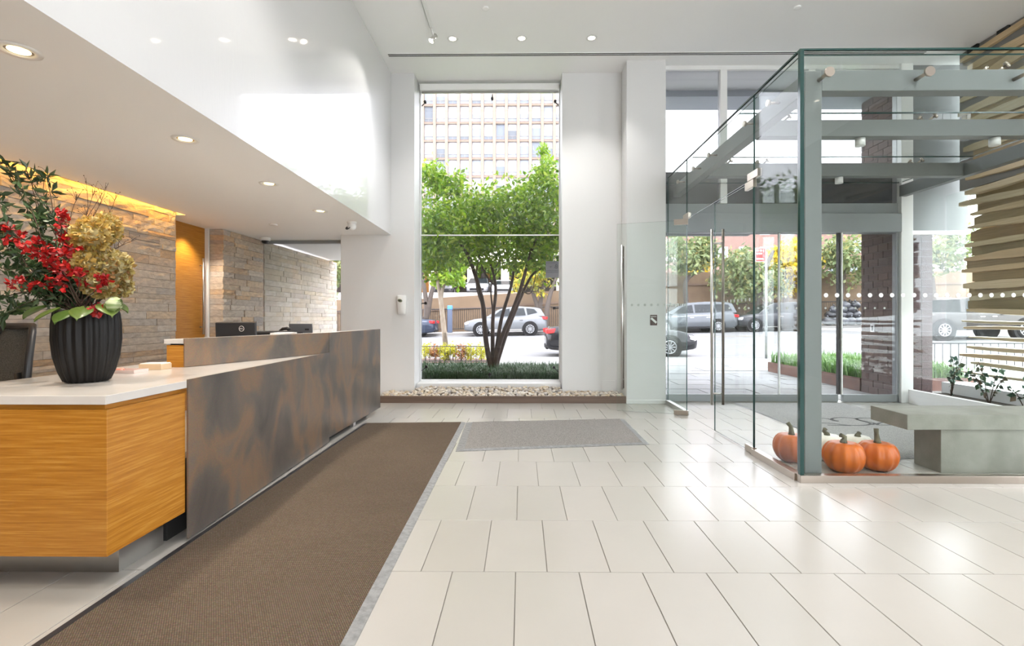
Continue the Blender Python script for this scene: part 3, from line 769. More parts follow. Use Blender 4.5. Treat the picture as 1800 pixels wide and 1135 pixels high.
# hydrangea heads
def hydrangea(px, py, dy, r, m_):
    c = L(px, py, dy)
    n = 620
    D = NP.normal(size=(n, 3)); D /= np.linalg.norm(D, axis=1)[:, None]
    Pn = np.array(c) + D*np.array(r)*(.80+.22*NP.random((n, 1)))
    o = leaves('hydrangea_head', Pn, .026, m_, fl, .95, 0, D*1.6)
    path, rad = branch([c], .005, .004, 6)
    MB().tube(path, rad, 6).build('stem', TWIG, o)
    MB().ball(c, [q*.78 for q in r], 10, 8).build('core', m_, o)
for a in ((158,415,-.04,(.075,.07,.09),GOLD), (185,402,.06,(.06,.06,.075),GOLD), (200,470,.0,(.075,.07,.085),GOLD2), (150,468,-.06,(.06,.06,.07),GOLD), (210,500,.04,(.05,.05,.06),GOLD2), (175,500,-.05,(.065,.06,.06),GOLD2), (140,440,.04,(.06,.06,.075),GOLD2)):
    hydrangea(*a)
# red orchid sprays
for pts, dy in (([(115,470),(110,420),(105,385),(112,368)],-.08), ([(120,480),(110,440),(104,400),(100,380)],-.05), ([(100,490),(60,450),(30,415),(8,395)],-.06), ([(110,490),(80,460),(45,440),(25,420)],-.1), ([(120,500),(120,460),(115,430),(128,440)],-.12),
                ([(120,520),(85,500),(45,495),(15,500)],-.12), ([(130,520),(140,500),(135,480),(125,470)],-.14), ([(140,530),(170,510),(182,490),(180,480)],-.12), ([(130,525),(120,500),(95,490),(70,500)],-.13), ([(140,540),(160,545),(172,540),(166,550)],-.13), ([(110,500),(95,460),(75,430),(60,425)],-.09), ([(130,520),(110,505),(100,480),(96,465)],-.1), ([(125,500),(105,470),(85,455),(70,440)],-.12)):
    path, rad = branch([L(a, b_, dy) for a, b_ in pts], .003, .0015)
    br = MB().tube(path, rad, 5).build('orchid_spray', TWIG, fl)
    n = 46
    Q = []
    for k in range(n//5):
        i = RNG.randrange(int(len(path)*.5), len(path)); c = path[i] + Vector([RNG.uniform(-.02,.02) for _ in range(3)])
        Q += [c + Vector([RNG.uniform(-.006,.006) for _ in range(3)]) for _ in range(6)]
    leaves('petal', np.array(Q), .028, RED, br, .8, 0)
    br.children[0]['kind'] = 'stuff'
# broad leaves round the rim, one rolled striped leaf
for k, (px, py, dy, ang) in enumerate(((80,548,-.10,3.4),(105,552,-.15,4.2),(128,556,-.16,4.7),(150,550,-.15,5.1),(180,545,-.10,5.8),(60,540,-.02,3.0),(190,538,.02,.1),(120,545,.10,1.6))):
    c = L(px, py-8, dy); l, w_ = .10, .05
    d = Vector((math.cos(ang), math.sin(ang), -.35)); sd = Vector((-math.sin(ang), math.cos(ang), 0))
    vv, ff = [], []
    for j in range(7):
        u = j/6; ww = w_*math.sin(math.pi*min(1, u*.95+.03))**.8
        p = c + d*(u*l) + Vector((0,0,-.03*u*u))
        vv += [p - sd*ww + Vector((0,0,.012)), p, p + sd*ww + Vector((0,0,.012))]
    for j in range(6): ff += [(j*3,j*3+1,j*3+4,j*3+3),(j*3+1,j*3+2,j*3+5,j*3+4)]
    o = MB().add(vv, ff, 0, True).build('broad_leaf', LEAFG, fl); q = o.modifiers.new('solid','SOLIDIFY'); q.thickness = .0015
STRIPE = mat('striped_pale_leaf', (.55,.58,.36), .4, col2=(.22,.32,.10), scale=9, stretch=(1,1,9), mixf=.5)
b = MB(); c = L(200, 535, -.1)
for k in range(4): b.lathe([(.012+.008*k,-.035+.006*k),(.015+.009*k,.0),(.012+.008*k,.035-.004*k)], (0,0,0), 16, axis='x')
o = b.build('rolled_leaf', STRIPE, fl); o.location = c; o.rotation_euler = (0,.25,.3)
# dense dark filler in the heart of the bouquet
leaves('filler_leaf', clusters(900, 40, L(118, 500, 0), (.12,.10,.11), .03), .05, LEAFD, fl, .4, 0)['kind'] = 'stuff'

# ================================================================== MATS
def floor_mat(name, label, quad, field, edge, edges, t=.010):
    th = thing(name, label, 'mat', (quad[0][0], quad[0][1], 0))
    q = [Vector((p[0]-quad[0][0], p[1]-quad[0][1])) for p in quad]
    def inset(q, e):
        out = []
        n = len(q)
        for i in range(n):
            p0, p1, p2 = q[i-1], q[i], q[(i+1) % n]
            d1 = (p1-p0).normalized(); d2 = (p2-p1).normalized()
            n1, n2 = Vector((-d1.y, d1.x)), Vector((-d2.y, d2.x))
            a, b_ = e[i-1], e[i]
            A = p1 + n1*a; Bq = p1 + n2*b_
            den = d1.x*d2.y - d1.y*d2.x
            s = ((Bq-A).x*d2.y - (Bq-A).y*d2.x)/den
            out.append(A + d1*s)
        return out
    inn = inset(q, edges)
    MB().prism([tuple(p) for p in inn], .001, t).build('carpet_field', field, th)
    nm = ['near_edge', 'right_edge', 'far_edge', 'left_edge']
    for i in range(4):
        if edges[i] < .005: continue
        a, b_, c, d = q[i], q[(i+1) % 4], inn[(i+1) % 4], inn[i]
        vv = [(a.x,a.y,.0005),(b_.x,b_.y,.0005),(c.x,c.y,.0005),(d.x,d.y,.0005),(a.x,a.y,.003),(b_.x,b_.y,.003),(c.x,c.y,t+.001),(d.x,d.y,t+.001)]
        MB().add(vv, [(0,3,2,1),(4,5,6,7),(0,1,5,4),(1,2,6,5),(2,3,7,6),(3,0,4,7)]).build('rubber_edge', edge[i], th)
    return th
floor_mat('floor_mat', 'long brown ribbed runner mat along the reception desk', [(-1.828,.4),(-.612,.4),(-.655,5.79),(-1.828,5.72)], M['carpet'], [M['rubber']]*3+[M['rubber_dark']], [.05,.05,.004,.042])
floor_mat('floor_mat', 'shorter grey brown mat with grey rubber border before the open door', [(-.606,4.53),(1.235,4.80),(1.235,6.00),(-.648,5.785)], M['carpet_grey'], [M['rubber'],M['rubber'],M['rubber_dark'],M['rubber']], [.055,.055,.02,.075])
em = floor_mat('floor_mat', 'entrance mat with dark lettering inside the glass vestibule', [(3.05,4.33),(4.62,4.33),(4.62,7.16),(3.05,7.16)], M['carpet_entry'], [M['rubber']]*4, [.03,.02,.02,.02])
def FL(u, v):
    px, py = 1420 + u/6.923, 690 + v/6.923
    d = EYE*870/(py-559); xc = (px-908.4)*d/870
    return (xc - .0099*d - 3.05, d + .0099*xc - 4.33)
def ribbon(pts, w_):
    b = MB(); P = [Vector(FL(*p)) for p in pts]
    for it in range(2):
        Q = [P[0]]
        for i in range(len(P)-1): Q += [P[i].lerp(P[i+1], .25), P[i].lerp(P[i+1], .75)]
        P = Q + [P[-1]]
    vv, ff = [], []
    for i, p in enumerate(P):
        d = P[min(i+1, len(P)-1)] - P[max(i-1, 0)]
        d = d.normalized() if d.length > 1e-6 else Vector((1,0))
        n = Vector((-d.y, d.x))*w_
        vv += [(p.x-n.x,p.y-n.y,.0105),(p.x+n.x,p.y+n.y,.0105)]
        if i: k = 2*i; ff.append((k-2,k-1,k+1,k))
    b.add(vv, ff); return b
for pts in ([(80,322),(175,320),(250,326),(330,358),(378,356),(300,340),(285,325),(350,313),(480,313),(580,325),(640,350),(740,375),(775,393),(700,409),(540,410),(420,400),(300,384),(170,378),(60,378)],
            [(240,405),(380,408),(520,411)], [(790,320),(640,316),(575,328),(650,350),(780,372),(822,384),(780,400)], [(912,375),(870,378),(835,398),(860,405),(950,405),(1060,404)]):
    ribbon(pts, .016).build('lettering', M['carpet_ink'], em)

# ================================================================== GLASS VESTIBULE
VXL, VYF, VTOP, FY = 2.08, 3.715, 3.22, 7.30
ves = thing('glass_vestibule', 'glass entrance vestibule with grey steel posts and beams', 'vestibule', (VXL, VYF, 0))
def W(b): b.v = [(p[0]-VXL, p[1]-VYF, p[2]) for p in b.v]; return b
PM = [M['glass_green'], M['edge']]
def pane(name, x0, x1, y0, y1, z0, z1, par, conv=True):
    dims = (x1-x0, y1-y0, z1-z0); k = dims.index(min(dims))
    m_ = {0: [1,1,1,0,1,0], 1: [1,1,0,1,0,1], 2: [0,0,1,1,1,1]}[k]
    b = MB().box(x0, x1, y0, y1, z0, z1, m_)
    if conv: W(b)
    return b.build(name, PM, par)
G = .012
fronts = [(VXL+.001, 3.95), (3.954, 5.72)]
fp = [pane('glass_panel', a, b_, VYF, VYF+G, .05, VTOP, ves) for a, b_ in fronts]
for i in range(30):                                        # frosted dots on the front glass
    x = 2.27 + i*.0815
    host = fp[0] if x < 3.93 else fp[1]
    W(MB().lathe([(.0001,0),(.0165,0),(.0165,.001),(.0001,.001)], (x, VYF-.0012, 1.394), 16, axis='y', smooth=False)).build('dot', M['frost'], host)
Y1, Y2 = 4.46, 6.27
sp = [pane('glass_panel', VXL, VXL+G, VYF+.0005, Y1-.004, .05, VTOP, ves), pane('glass_panel', VXL, VXL+G, Y1+.004, Y2-.004, 2.475, VTOP, ves), pane('glass_panel', VXL, VXL+G, Y2+.004, 7.08, .05, VTOP, ves)]
for i in range(12):
    y = 6.30 + i*.07
    W(MB().lathe([(.0001,0),(.0165,0),(.0165,.001),(.0001,.001)], (VXL-.0012, y, 1.394), 12, axis='x', smooth=False)).build('dot', M['frost'], sp[2])
# steel base channels
W(MB().box(VXL-.012, 5.6, VYF-.025, VYF+.035, 0, .055)).build('base_channel', M['steel_warm'], ves, bevel=.002)
W(MB().box(VXL-.025, VXL+.035, VYF+.036, Y1, 0, .055)).build('base_channel', M['steel_warm'], ves, bevel=.002)
W(MB().box(VXL-.025, VXL+.035, Y2, 7.08, 0, .055)).build('base_channel', M['steel'], ves, bevel=.002)
# roof glass and joints
for y0, y1 in ((VYF+.014, 4.78), (4.788, 6.08), (6.088, FY-.05)):
    pane('roof_panel', VXL+.014, 5.5, y0, y1, 3.185, 3.197, ves)
# post and beams
PX0, PX1, PY0, PY1 = 2.185, 2.315, 3.84, 3.95
W(MB().box(PX0, PX1, PY0, PY1, 0, 3.13)).build('post', M['painted_grey'], ves, bevel=.004)
BEAMS = []
for y in (3.90, 4.86, 6.20):
    BEAMS.append(W(MB().box(PX1 if y < 4 else 2.31, 5.44, y-.06 if y > 4 else PY0, y+.05 if y > 4 else PY1, 2.975, 3.135)).build('beam', M['painted_grey'], ves, bevel=.004))
W(MB().box(2.20, 2.30, PY1, 7.2, 2.975, 3.135)).build('side_beam', M['painted_grey'], ves, bevel=.004)
W(MB().box(5.45, 5.55, PY0, 7.2, 2.975, 3.135)).build('side_beam', M['painted_grey'], ves, bevel=.004)
for x in (5.45,): W(MB().box(x, x+.1, PY0, PY1, 0, 2.97)).build('post', M['painted_grey'], ves, bevel=.004)
# fittings that hold the glass
def fitting(p, q):
    """puck at q on the glass, arm from p"""
    p, q = Vector(p), Vector(q); d = (q-p).normalized()
    b = MB().tube([p, p.lerp(q, .8)], .011, 8).cyl(q-d*.022, q-d*.001, .027, 16)
    W(b).build('glass_fitting', M['steel_warm'], ves)
for x in (2.29, 3.03, 3.78, 4.52):
    b = MB().cyl((x, VYF-.018, 3.055), (x, VYF-.0005, 3.055), .036, 24).tube([(x, VYF+.015, 3.055), (x, PY0-.001, 3.055)], .014, 8)
    W(b).build('glass_fitting', M['steel_warm'], ves)
for y in (4.25, 4.70, 5.6, 6.1, 6.7):
    fitting((2.20, y, 3.06), (VXL+.014, y, 3.06))
for x, y in ((2.55,4.86),(3.95,4.86),(5.1,4.86),(2.55,6.2),(3.0,6.2),(4.9,6.2),(3.7,3.9),(5.0,3.9)):
    fitting((x, y, 3.137), (x+.05, y-.05, 3.184)); fitting((x-.02, y, 3.137), (x-.06, y+.035, 3.184))
for x, y in ((3.3,4.86),(4.6,4.86),(3.95,6.2)):
    W(MB().cyl((x, y, 2.90), (x, y, 2.974), .045, 16)).build('beam_spotlight', M['frame_white'], ves)

W(MB().box(VXL-.003, VXL+.026, VYF-.003, VYF+.026, .055, VTOP)).build('corner_joint', M['edge'], ves)
W(MB().box(VXL-.004, 5.72, VYF-.002, VYF+G+.002, VTOP, VTOP+.014)).build('top_cap', M['edge'], ves)
W(MB().box(VXL-.002, VXL+G+.002, VYF+G+.002, 7.08, VTOP, VTOP+.014)).build('top_cap', M['edge'], ves)
# hinged glass doors of the vestibule side
def leaf_door(name, label, hinge, ang, wdt, patch_end):
    d = thing(name, label, 'door', (hinge[0], hinge[1], 0), ang, None, 'structure')
    b = MB().box(.006, wdt, -.006, .006, .012, 2.455, [1,1,0,1,0,1]); b.build('glass_leaf', PM, d)
    for z0, z1 in ((.0, .062), (2.40, 2.47)):
        MB().box(-.02, .15, -.016, .016, z0 + (.004 if z0 == 0 else 0), z1).build('patch_fitting', M['steel_warm'], d, bevel=.002)
    for s_ in (-1, 1):
        MB().tube([(wdt-.07, s_*.06, .30), (wdt-.07, s_*.06, 2.17)], .014, 12).build('pull_bar', M['steel'] if s_ > 0 else mat('bronze_bar', (.20,.165,.14), .3, .8), d)
    for z in (.42, 2.02): MB().tube([(wdt-.07, -.06, z), (wdt-.07, .06, z)], .010, 8).build('bar_standoff', M['steel'], d)
    for i in range(8): MB().lathe([(.0001,0),(.0165,0),(.0165,.001),(.0001,.001)], (.1+i*.0815, -.0075, 1.394), 12, axis='y', smooth=False).build('dot', M['frost'], d)
    return d
leaf_door('door_2', 'closed frameless glass door leaf with long steel pull bars', (VXL+.006, Y1+.006), math.pi/2, .90, 0)
leaf_door('door_3', 'frameless glass door leaf standing open towards the white column', (VXL-.01, Y2-.03), math.radians(162), .86, 0)
# header patches over the doors
for y in (Y1, Y2): W(MB().box(VXL-.012, VXL+.024, y-.10, y+.10, 2.472, 2.54)).build('patch_fitting', M['steel_warm'], ves, bevel=.002)

# ---------------------------------------------------------------- street front
fr = thing('entrance_front', 'grey framed glass street front with sliding doors', 'storefront', (VXL, FY, 0), 0, None, 'structure')
def WF(b): b.v = [(p[0]-VXL, p[1]-FY, p[2]) for p in b.v]; return b
def fbox(name, m_, *a, par=fr): return WF(MB().box(*a)).build(name, M[m_], par, bevel=.003)
fbox('bottom_rail', 'frame_grey', 2.08, 4.62, FY-.03, FY+.03, .005, .11)
fbox('bottom_rail', 'frame_grey', 4.68, 5.48, FY-.05, FY+.01, .005, .11)
fbox('header_box', 'frame_grey', 2.08, 5.5, FY-.09, FY+.12, 2.47, 2.74)
fbox('header_cover', 'frame_grey', 2.08, 5.5, FY-.02, FY+.12, 2.744, 2.90)
fbox('jamb', 'frame_white', 5.49, 5.66, FY-.09, FY+.09, 0, CEIL)
fbox('jamb', 'frame_white', 2.065, 2.085, FY-.03, FY+.03, 0, CEIL)
fbox('door_stile', 'black', 4.625, 4.65, FY-.03, FY+.03, .11, 2.47)
fbox('door_stile', 'frame_white', 4.655, 4.675, FY-.05, FY+.01, .11, 2.47)
fbox('door_stile', 'frame_white', 3.765, 3.785, FY-.02, FY+.02, .11, 2.47)
fbox('mullion', 'frame_white', 2.90, 3.0, FY-.05, FY+.05, 2.90, CEIL-.06)
fbox('mullion', 'frame_white', 4.18, 4.28, FY-.05, FY+.05, 2.90, CEIL-.06)
fbox('head_rail', 'frame_white', 2.085, 5.49, FY-.05, FY+.05, CEIL-.06, CEIL)
fbox('glazing_bead', 'frame_grey', 5.46, 5.488, FY-.05, FY+.05, 0, 2.47)
def fpane(*a, m_='glass_dimming'):
    return WF(MB().box(*a)).build('pane', M[m_], fr)
for x0, x1 in ((2.09,3.765),(3.785,4.625)): fpane(x0, x1, FY-.005, FY+.005, .11, 2.47)
q = fpane(4.675, 5.46, FY-.025, FY-.015, .11, 2.47)
for x0, x1 in ((2.09,2.9),(3.0,4.18),(4.28,5.49)): fpane(x0, x1, FY-.005, FY+.005, 2.90, CEIL-.06)
for i in range(17):
    x = 3.05 + i*.14
    WF(MB().lathe([(.0001,0),(.016,0),(.016,.001),(.0001,.001)], (x, FY-.032 if x > 4.67 else FY-.007, 1.37), 12, axis='y', smooth=False)).build('dot', M['frost'], q)
fbox('glass_wall_rail', 'frame_white', 5.66, 6.5, FY-.03, FY+.03, 2.44, 2.5)
fbox('overpanel', 'painted_grey', 5.66, 6.5, FY-.03, FY+.03, 2.5, CEIL)
fpane(5.66, 6.5, FY-.005, FY+.005, .05, 2.44)

# ---------------------------------------------------------------- wooden slat wall
wr = MB().box(6.14, 6.5, 3.4, 7.0, 3.0, CEIL).box(6.14, 6.5, -5, 1.2, 0, CEIL).box(6.14, 6.5, 1.2, 3.4, 0, .1).box(6.14, 6.5, 1.2, 3.4, 4.6, CEIL)
sw = tag(MB().box(6.25, 6.35, 1.2, 3.4, .1, .18).box(6.25, 6.35, 1.2, 3.4, 4.52, 4.6).box(6.25, 6.35, 1.2, 3.4, 2.45, 2.53).build('added_window_side', M['frame_white']), 'tall unseen side window added right of the viewer for daylight', None, None, 'structure')  # unseen window, added so daylight reaches the desk from the right
for i in range(3): MB().box(6.26, 6.34, 1.2+i*1.06, 1.28+i*1.06, .18, 4.52).build('mullion', M['frame_white'], sw)
for i in range(2):
    for z0, z1 in ((.18, 2.45), (2.53, 4.52)): MB().box(6.295, 6.305, 1.28+i*1.06, 2.26+i*1.06, z0, z1).build('pane', M['glass'], sw)
tag(MB().box(6.5, 60, -20, 7.95, -.3, -.02).build('side_street', mat('side_street_concrete', (.40,.40,.39), .85)), 'pale pavement beyond the side window', None, None, 'structure')
wall_right = tag(wr.build('wall_right', mat('grey_slat_backing', (.20,.19,.175), .7)), 'grey right wall carrying wavy wooden slats', None, None, 'structure')
MB().box(6.16, 6.172, 3.42, 7.25, .30, 3.0).build('pane', M['glass_green'], wall_right)
MB().box(6.10, 6.45, 3.42, 7.25, 0, .30).build('curb', M['wall'], wall_right)
SLAT = mat('pale_wavy_wood', (.50,.38,.22), .5, rand=[(.66,.50,.30),(.56,.48,.30),(.60,.42,.23),(.68,.56,.37),(.52,.46,.30)], col2=(.45,.34,.19), scale=4, stretch=(1,.6,18), mixf=.5)
REC = mat('brown_recessed_wood', (.24,.17,.085), .6, rand=[(.40,.30,.17),(.32,.25,.12),(.44,.28,.14),(.34,.31,.18)], col2=(.24,.18,.09), scale=4, stretch=(1,.6,18), mixf=.5)
def wavy(z, k, h0, xi0, xo, m_, name, y_end, amp=.03, hv=.40):
    r = random.Random(k); y1 = y_end + r.uniform(-.16, .05); y0 = 3.45
    n = 20; vv, ff = [], []
    p1, p2, f1 = r.uniform(0, 6.3), r.uniform(0, 6.3), r.uniform(.8, 1.6)
    for i in range(n+1):
        y = y0 + (y1-y0)*i/n
        zc = z + amp*math.sin(f1*y+p1) + amp*.5*math.sin(2.3*y+p2)
        h = h0*(1-hv + hv*math.sin(1.3*f1*y+p2)) * (1 if i < n-2 else (.8 if i < n else .5))
        h = max(h, .02); xi = xi0 - .025 - .022*math.sin(1.7*y+p1)
        vv += [(xo,y,zc-h/2),(xi,y,zc-h/2+.006),(xi,y,zc+h/2-.006),(xo,y,zc+h/2)]
        if i:
            a = 4*i
            for e in range(4): ff.append((a-4+e, a+e, a+(e+1)%4, a-4+(e+1)%4))
    ff += [(0,1,2,3),(4*n+3,4*n+2,4*n+1,4*n)]
    return MB().add(vv, ff).build(name, m_, wall_right)
z = .50; k = 0
while z < CEIL - .05:
    low = z < 1.30
    wavy(z, k, .075 if low else .135, 6.115, 6.15, SLAT, 'slat', 6.93, .02 if low else .03, .22)
    if not low: wavy(z+.10, 900+k, .26, 6.168, 6.16, REC, 'recessed_slat', 6.90, .01, .12)
    z += .115 if low else .185; k += 1
for i in range(6): MB().box(6.11, 6.15, 4.6+i*.42, 4.75+i*.42, CEIL-.09, CEIL-.001).build('square_cutout', M['dark'], wall_right)  # near-black blocks stand in for the dark square cutouts of the backing

# planter along the slats
pl = thing('indoor_planter', 'low white planter wall along the wooden slats', 'planter', (5.6, 3.9, 0))
MB().box(-.04, .03, .0, 3.27, 0, .20).build('planter_wall', M['frame_white'], pl, bevel=.004)
MB().box(.03, .49, .0, 3.27, 0, .15).build('soil', mat('dark_soil', (.05,.04,.03), .95), pl)
MB().box(-.07,-.045, 2.9,2.98, 0,.018).build('door_stop', M['black'], pl)
EUC = mat('eucalyptus_leaf', (.05,.12,.08), .4, island=[(.035,.09,.05),(.08,.16,.12),(.05,.12,.06),(.13,.09,.05),(.03,.10,.08)], trans=.15)
for i, (y, h) in enumerate(((6.75,.62),(6.2,.55),(5.75,.50),(5.3,.42),(4.85,.55),(4.45,.5))):
    t = thing('eucalyptus_plant', 'leafy green eucalyptus plant in indoor planter, number %s from the street front' % ('one','two','three','four','five','six')[i], 'plant', (5.80, y, .15), 0, 'plants before the wooden slats')
    Q = []
    for k in range(5):
        a = RNG.uniform(0, 6.28); tip = Vector((.10*math.cos(a)-.02, .26*math.sin(a), h*RNG.uniform(.5, 1)))
        pts = [Vector((0,0,0)), tip*.5+Vector((0,0,.06)), tip]
        MB().tube(pts, [.006,.004,.002], 5).build('stem', TWIG, t)
        for u in range(14):
            s_ = RNG.uniform(.25, 1); p = pts[0].lerp(pts[1], s_*2) if s_ < .5 else pts[1].lerp(pts[2], s_*2-1)
            Q.append(p + Vector([RNG.uniform(-.02,.02) for _ in range(3)]))
    leaves('foliage', np.array(Q), .075, EUC, t, .65, 0)['kind'] = 'stuff'

# bench and pumpkins
bn = thing('concrete_bench', 'grey concrete T shaped bench inside the vestibule', 'bench', (3.03, 3.92, 0))
MB().box(0, 2.1, 0, .41, .345, .465).build('seat_slab', M['concrete'], bn, bevel=.004)
MB().box(.28, 1.85, .02, .29, 0, .345).build('pedestal', M['concrete'], bn, bevel=.004)
PUMP = {'orange': mat('orange_pumpkin_rind', (.60,.135,.008), .35, col2=(.45,.085,.006), scale=5, mixf=.45, spec=.4), 'pale': mat('pale_orange_rind', (.72,.36,.16), .4, col2=(.62,.24,.08), scale=5, mixf=.4), 'white': mat('cream_pumpkin_rind', (.82,.78,.70), .4)}
STEM = mat('dry_pumpkin_stem', (.13,.12,.07), .7, col2=(.07,.06,.04), scale=20)
def pumpkin(x, y, r, h, kind, label, stem):
    t = thing('pumpkin', label, 'pumpkin', (x, y, 0), RNG.uniform(0, 3), 'pumpkins in the vestibule')
    prof = []
    for j in range(15):
        a = math.pi*j/14
        rr = r*math.sin(a)**.75 if 0 < j < 14 else .0005
        zz = h*(.5 - .5*math.cos(a))
        if j > 11: zz -= (j-11)*.010
        if j < 2: zz += .004*(2-j)
        prof.append((rr, zz))
    z0 = min(p[1] for p in prof)
    MB().lathe([(a, b_-z0) for a, b_ in prof], n=88, lobes=11, depth=.075).build('rind', PUMP[kind], t)
    b = MB().tube([Vector((0,0,h-.055))] + [Vector(p) + Vector((0,0,h-.03)) for p in stem], [.034,.022,.016,.018], 8); b.build('stem', STEM, t)
pumpkin(2.575, 3.985, .152, .262, 'orange', 'orange pumpkin next to the steel post, behind front glass', [(0,0,.015),(.012,.0,.04),(-.02,.01,.055)])
pumpkin(2.875, 4.03, .150, .25, 'orange', 'orange pumpkin with tall stem, nearest to the concrete bench', [(0,0,.02),(.006,0,.07),(.008,.0,.11)])
pumpkin(2.312, 4.265, .148, .26, 'orange', 'orange pumpkin seen through the side glass left of the post', [(0,0,.02),(.02,.0,.06),(.035,.02,.09)])
pumpkin(2.64, 4.31, .142, .245, 'white', 'cream white pumpkin behind the orange pumpkin by the post', [(0,0,.01),(.02,.0,.03),(.01,.01,.05)])
pumpkin(2.93, 4.345, .125, .225, 'white', 'small cream white pumpkin behind the tall stemmed pumpkin', [(0,0,.01),(.01,.0,.02),(.02,.0,.03)])
# ================================================================== OUTSIDE
CURB = 15.5; FAR = 30.2
def road_z(x, y):
    t = min(1.2, max(0., (y-CURB)/13.5))
    return (1-t)*(-.09) + t*(.21 + .0175*(x+.9))
SLABM = mat('pale_paving_slab', (.52,.52,.50), .7, rand=[(.17,.176,.173),(.225,.225,.21),(.195,.20,.20),(.25,.246,.23)], col2=(.13,.13,.125), scale=3, mixf=.35)
CONC = mat('pale_sidewalk_concrete', (.235,.232,.222), .8, col2=(.195,.19,.182), scale=2, mixf=.3)
ASPH = mat('worn_pale_asphalt', (.165,.165,.165), .85, col2=(.13,.13,.13), scale=1.2, mixf=.35)
def ground(name, m_, label, x0, x1, y0, y1, nx, ny, fz):
    V_ = [(x0+(x1-x0)*i/nx, y0+(y1-y0)*j/ny, fz(x0+(x1-x0)*i/nx, y0+(y1-y0)*j/ny)) for j in range(ny+1) for i in range(nx+1)]
    F_ = [(j*(nx+1)+i, j*(nx+1)+i+1, (j+1)*(nx+1)+i+1, (j+1)*(nx+1)+i) for j in range(ny) for i in range(nx)]
    return tag(MB().add(V_, F_).build(name, m_), label, None, None, 'structure')
tag(MB().box(-30, 50, 8.0, CURB, -.3, -.012).build('sidewalk', CONC), 'pale concrete sidewalk before the building', None, None, 'structure')
tag(MB().box(-30, 50, CURB, CURB+.18, -.3, .0).build('kerb', CONC), 'kerb on the near side of the street', None, None, 'structure')
ground('street', ASPH, 'pale asphalt street', -60, 80, CURB+.18, FAR, 28, 10, road_z)
ground('sidewalk_across', CONC, 'sidewalk across the street', -60, 80, FAR, 34, 28, 3, lambda x, y: road_z(x, FAR)+.13)
b = MB()
for i in range(28):
    x0 = -60 + i*5; b.add([(x0,FAR-.02,road_z(x0,FAR)-.1),(x0+5,FAR-.02,road_z(x0+5,FAR)-.1),(x0+5,FAR-.02,road_z(x0+5,FAR)+.131),(x0,FAR-.02,road_z(x0,FAR)+.131)], [(0,1,2,3)])
tag(b.build('kerb_across', mat('grey_kerb', (.25,.24,.23), .8)), 'grey kerb across the street', None, None, 'structure')
def strip(name, label, m_, y, w_):
    b = MB()
    for i in range(40):
        x0 = -40 + i*2.5; x1 = x0+2.5
        b.add([(x0,y-w_,road_z(x0,y)+.006),(x1,y-w_,road_z(x1,y)+.006),(x1,y+w_,road_z(x1,y)+.006),(x0,y+w_,road_z(x0,y)+.006)], [(0,1,2,3)])
    tag(b.build(name, m_), label, None, None, 'structure')
strip('lane_line', 'white lane line on the street', mat('road_paint_white', (.42,.42,.41), .6), 21.0, .07)
strip('lane_line', 'yellow lane line on the street', mat('road_paint_yellow', (.38,.28,.11), .6), 25.5, .09)
# paving slabs before the doors
pav = tag(MB().box(1.9, 8.8, 7.45, 13.4, -.012, -.004).build('paving', mat('dark_paving_joint', (.07,.07,.065), .9)), 'pale stone paving before the entrance', None, None, 'structure')
y = 7.45; k = 0
while y < 13.3:
    d = (.5, .62, .55, .7)[k % 4]; x = 1.9 - RNG.uniform(0, .6)
    while x < 8.7:
        l = RNG.uniform(.6, 1.25); x0 = max(x, 1.9); x1 = min(x+l, 8.8)
        if x1 - x0 > .1: MB().box(x0+.010, x1-.010, y+.010, y+d-.010, -.008, RNG.uniform(.0,.008)).build('slab', SLABM, pav)
        x += l
    y += d; k += 1

# ---------------------------------------------------------------- canopy, pillar, planter, sign, board
cn = thing('entrance_canopy', 'grey flat metal canopy over the street entrance', 'canopy', (2, 7.5, 2.9))
MB().box(-.1, 3.8, -.05, 2.2, .0, .52).build('deck', M['painted_grey'], cn, bevel=.01)
MB().box(-.1, 2.45, 2.2, 2.32, -.06, .52).build('front_fascia', M['frame_grey'], cn)
MB().obox((1.0,1.9,-.03), (.10,.10,.05)).build('canopy_lamp', M['frame_white'], cn)
tag(MB().box(1.9, 6.4, 8.02, 8.55, 4.80, 4.95).build('ceiling_eave', mat('pale_blue_eave', (.45,.48,.52), .6)), 'pale grey eave above the entrance windows', None, None, 'structure')
tag(MB().box(1.5, 6.5, 7.36, 8.02, CEIL-.01, CEIL+.1).build('ceiling_lip', M['frame_white']), 'white underside above the entrance windows', None, None, 'structure')
bp = thing('brick_pillar', 'dark brown brick pillar right of the sliding doors', 'pillar', (5.66, 7.6, 0))
MB().box(.008, .60, .008, .70, 0, CEIL).build('core', mat('grey_mortar', (.20,.18,.17), .9), bp)
BRK = mat('dark_brown_brick', (.11,.065,.055), .7, rand=[(.12,.07,.06),(.09,.055,.05),(.15,.09,.075),(.105,.075,.07)], col2=(.07,.045,.04), scale=20, mixf=.4, bump=.3, bscale=60)
bb = MB().box(0, .10, 0, .205, 0, .103); bm_ = None
for c in range(42):
    z0 = c*.114
    for i in range(4):
        y0 = i*.214 - (0 if c % 2 else .107); y1 = y0+.205
        y0 = max(0, y0); y1 = min(.70, y1)
        if y1-y0 < .03: continue
        o = MB().box(-.004+RNG.uniform(-.002,.002), .09, 0, 1, 0, .105).build('brick', BRK, bp) if bm_ is None else bm_.copy()
        if bm_ is None: bm_ = o
        else: COL.objects.link(o); o.parent = bp
        o.location = (RNG.uniform(-.003,.003), y0, z0); o.scale = (1, y1-y0, 1)
fb = MB()
for c in range(42):
    for i in range(3):
        x0 = .095 + i*.17; fb.box(x0, min(x0+.16,.6), .0, .05, c*.114, c*.114+.105)
fb.build('street_side_bricks', BRK, bp)['kind'] = 'stuff'
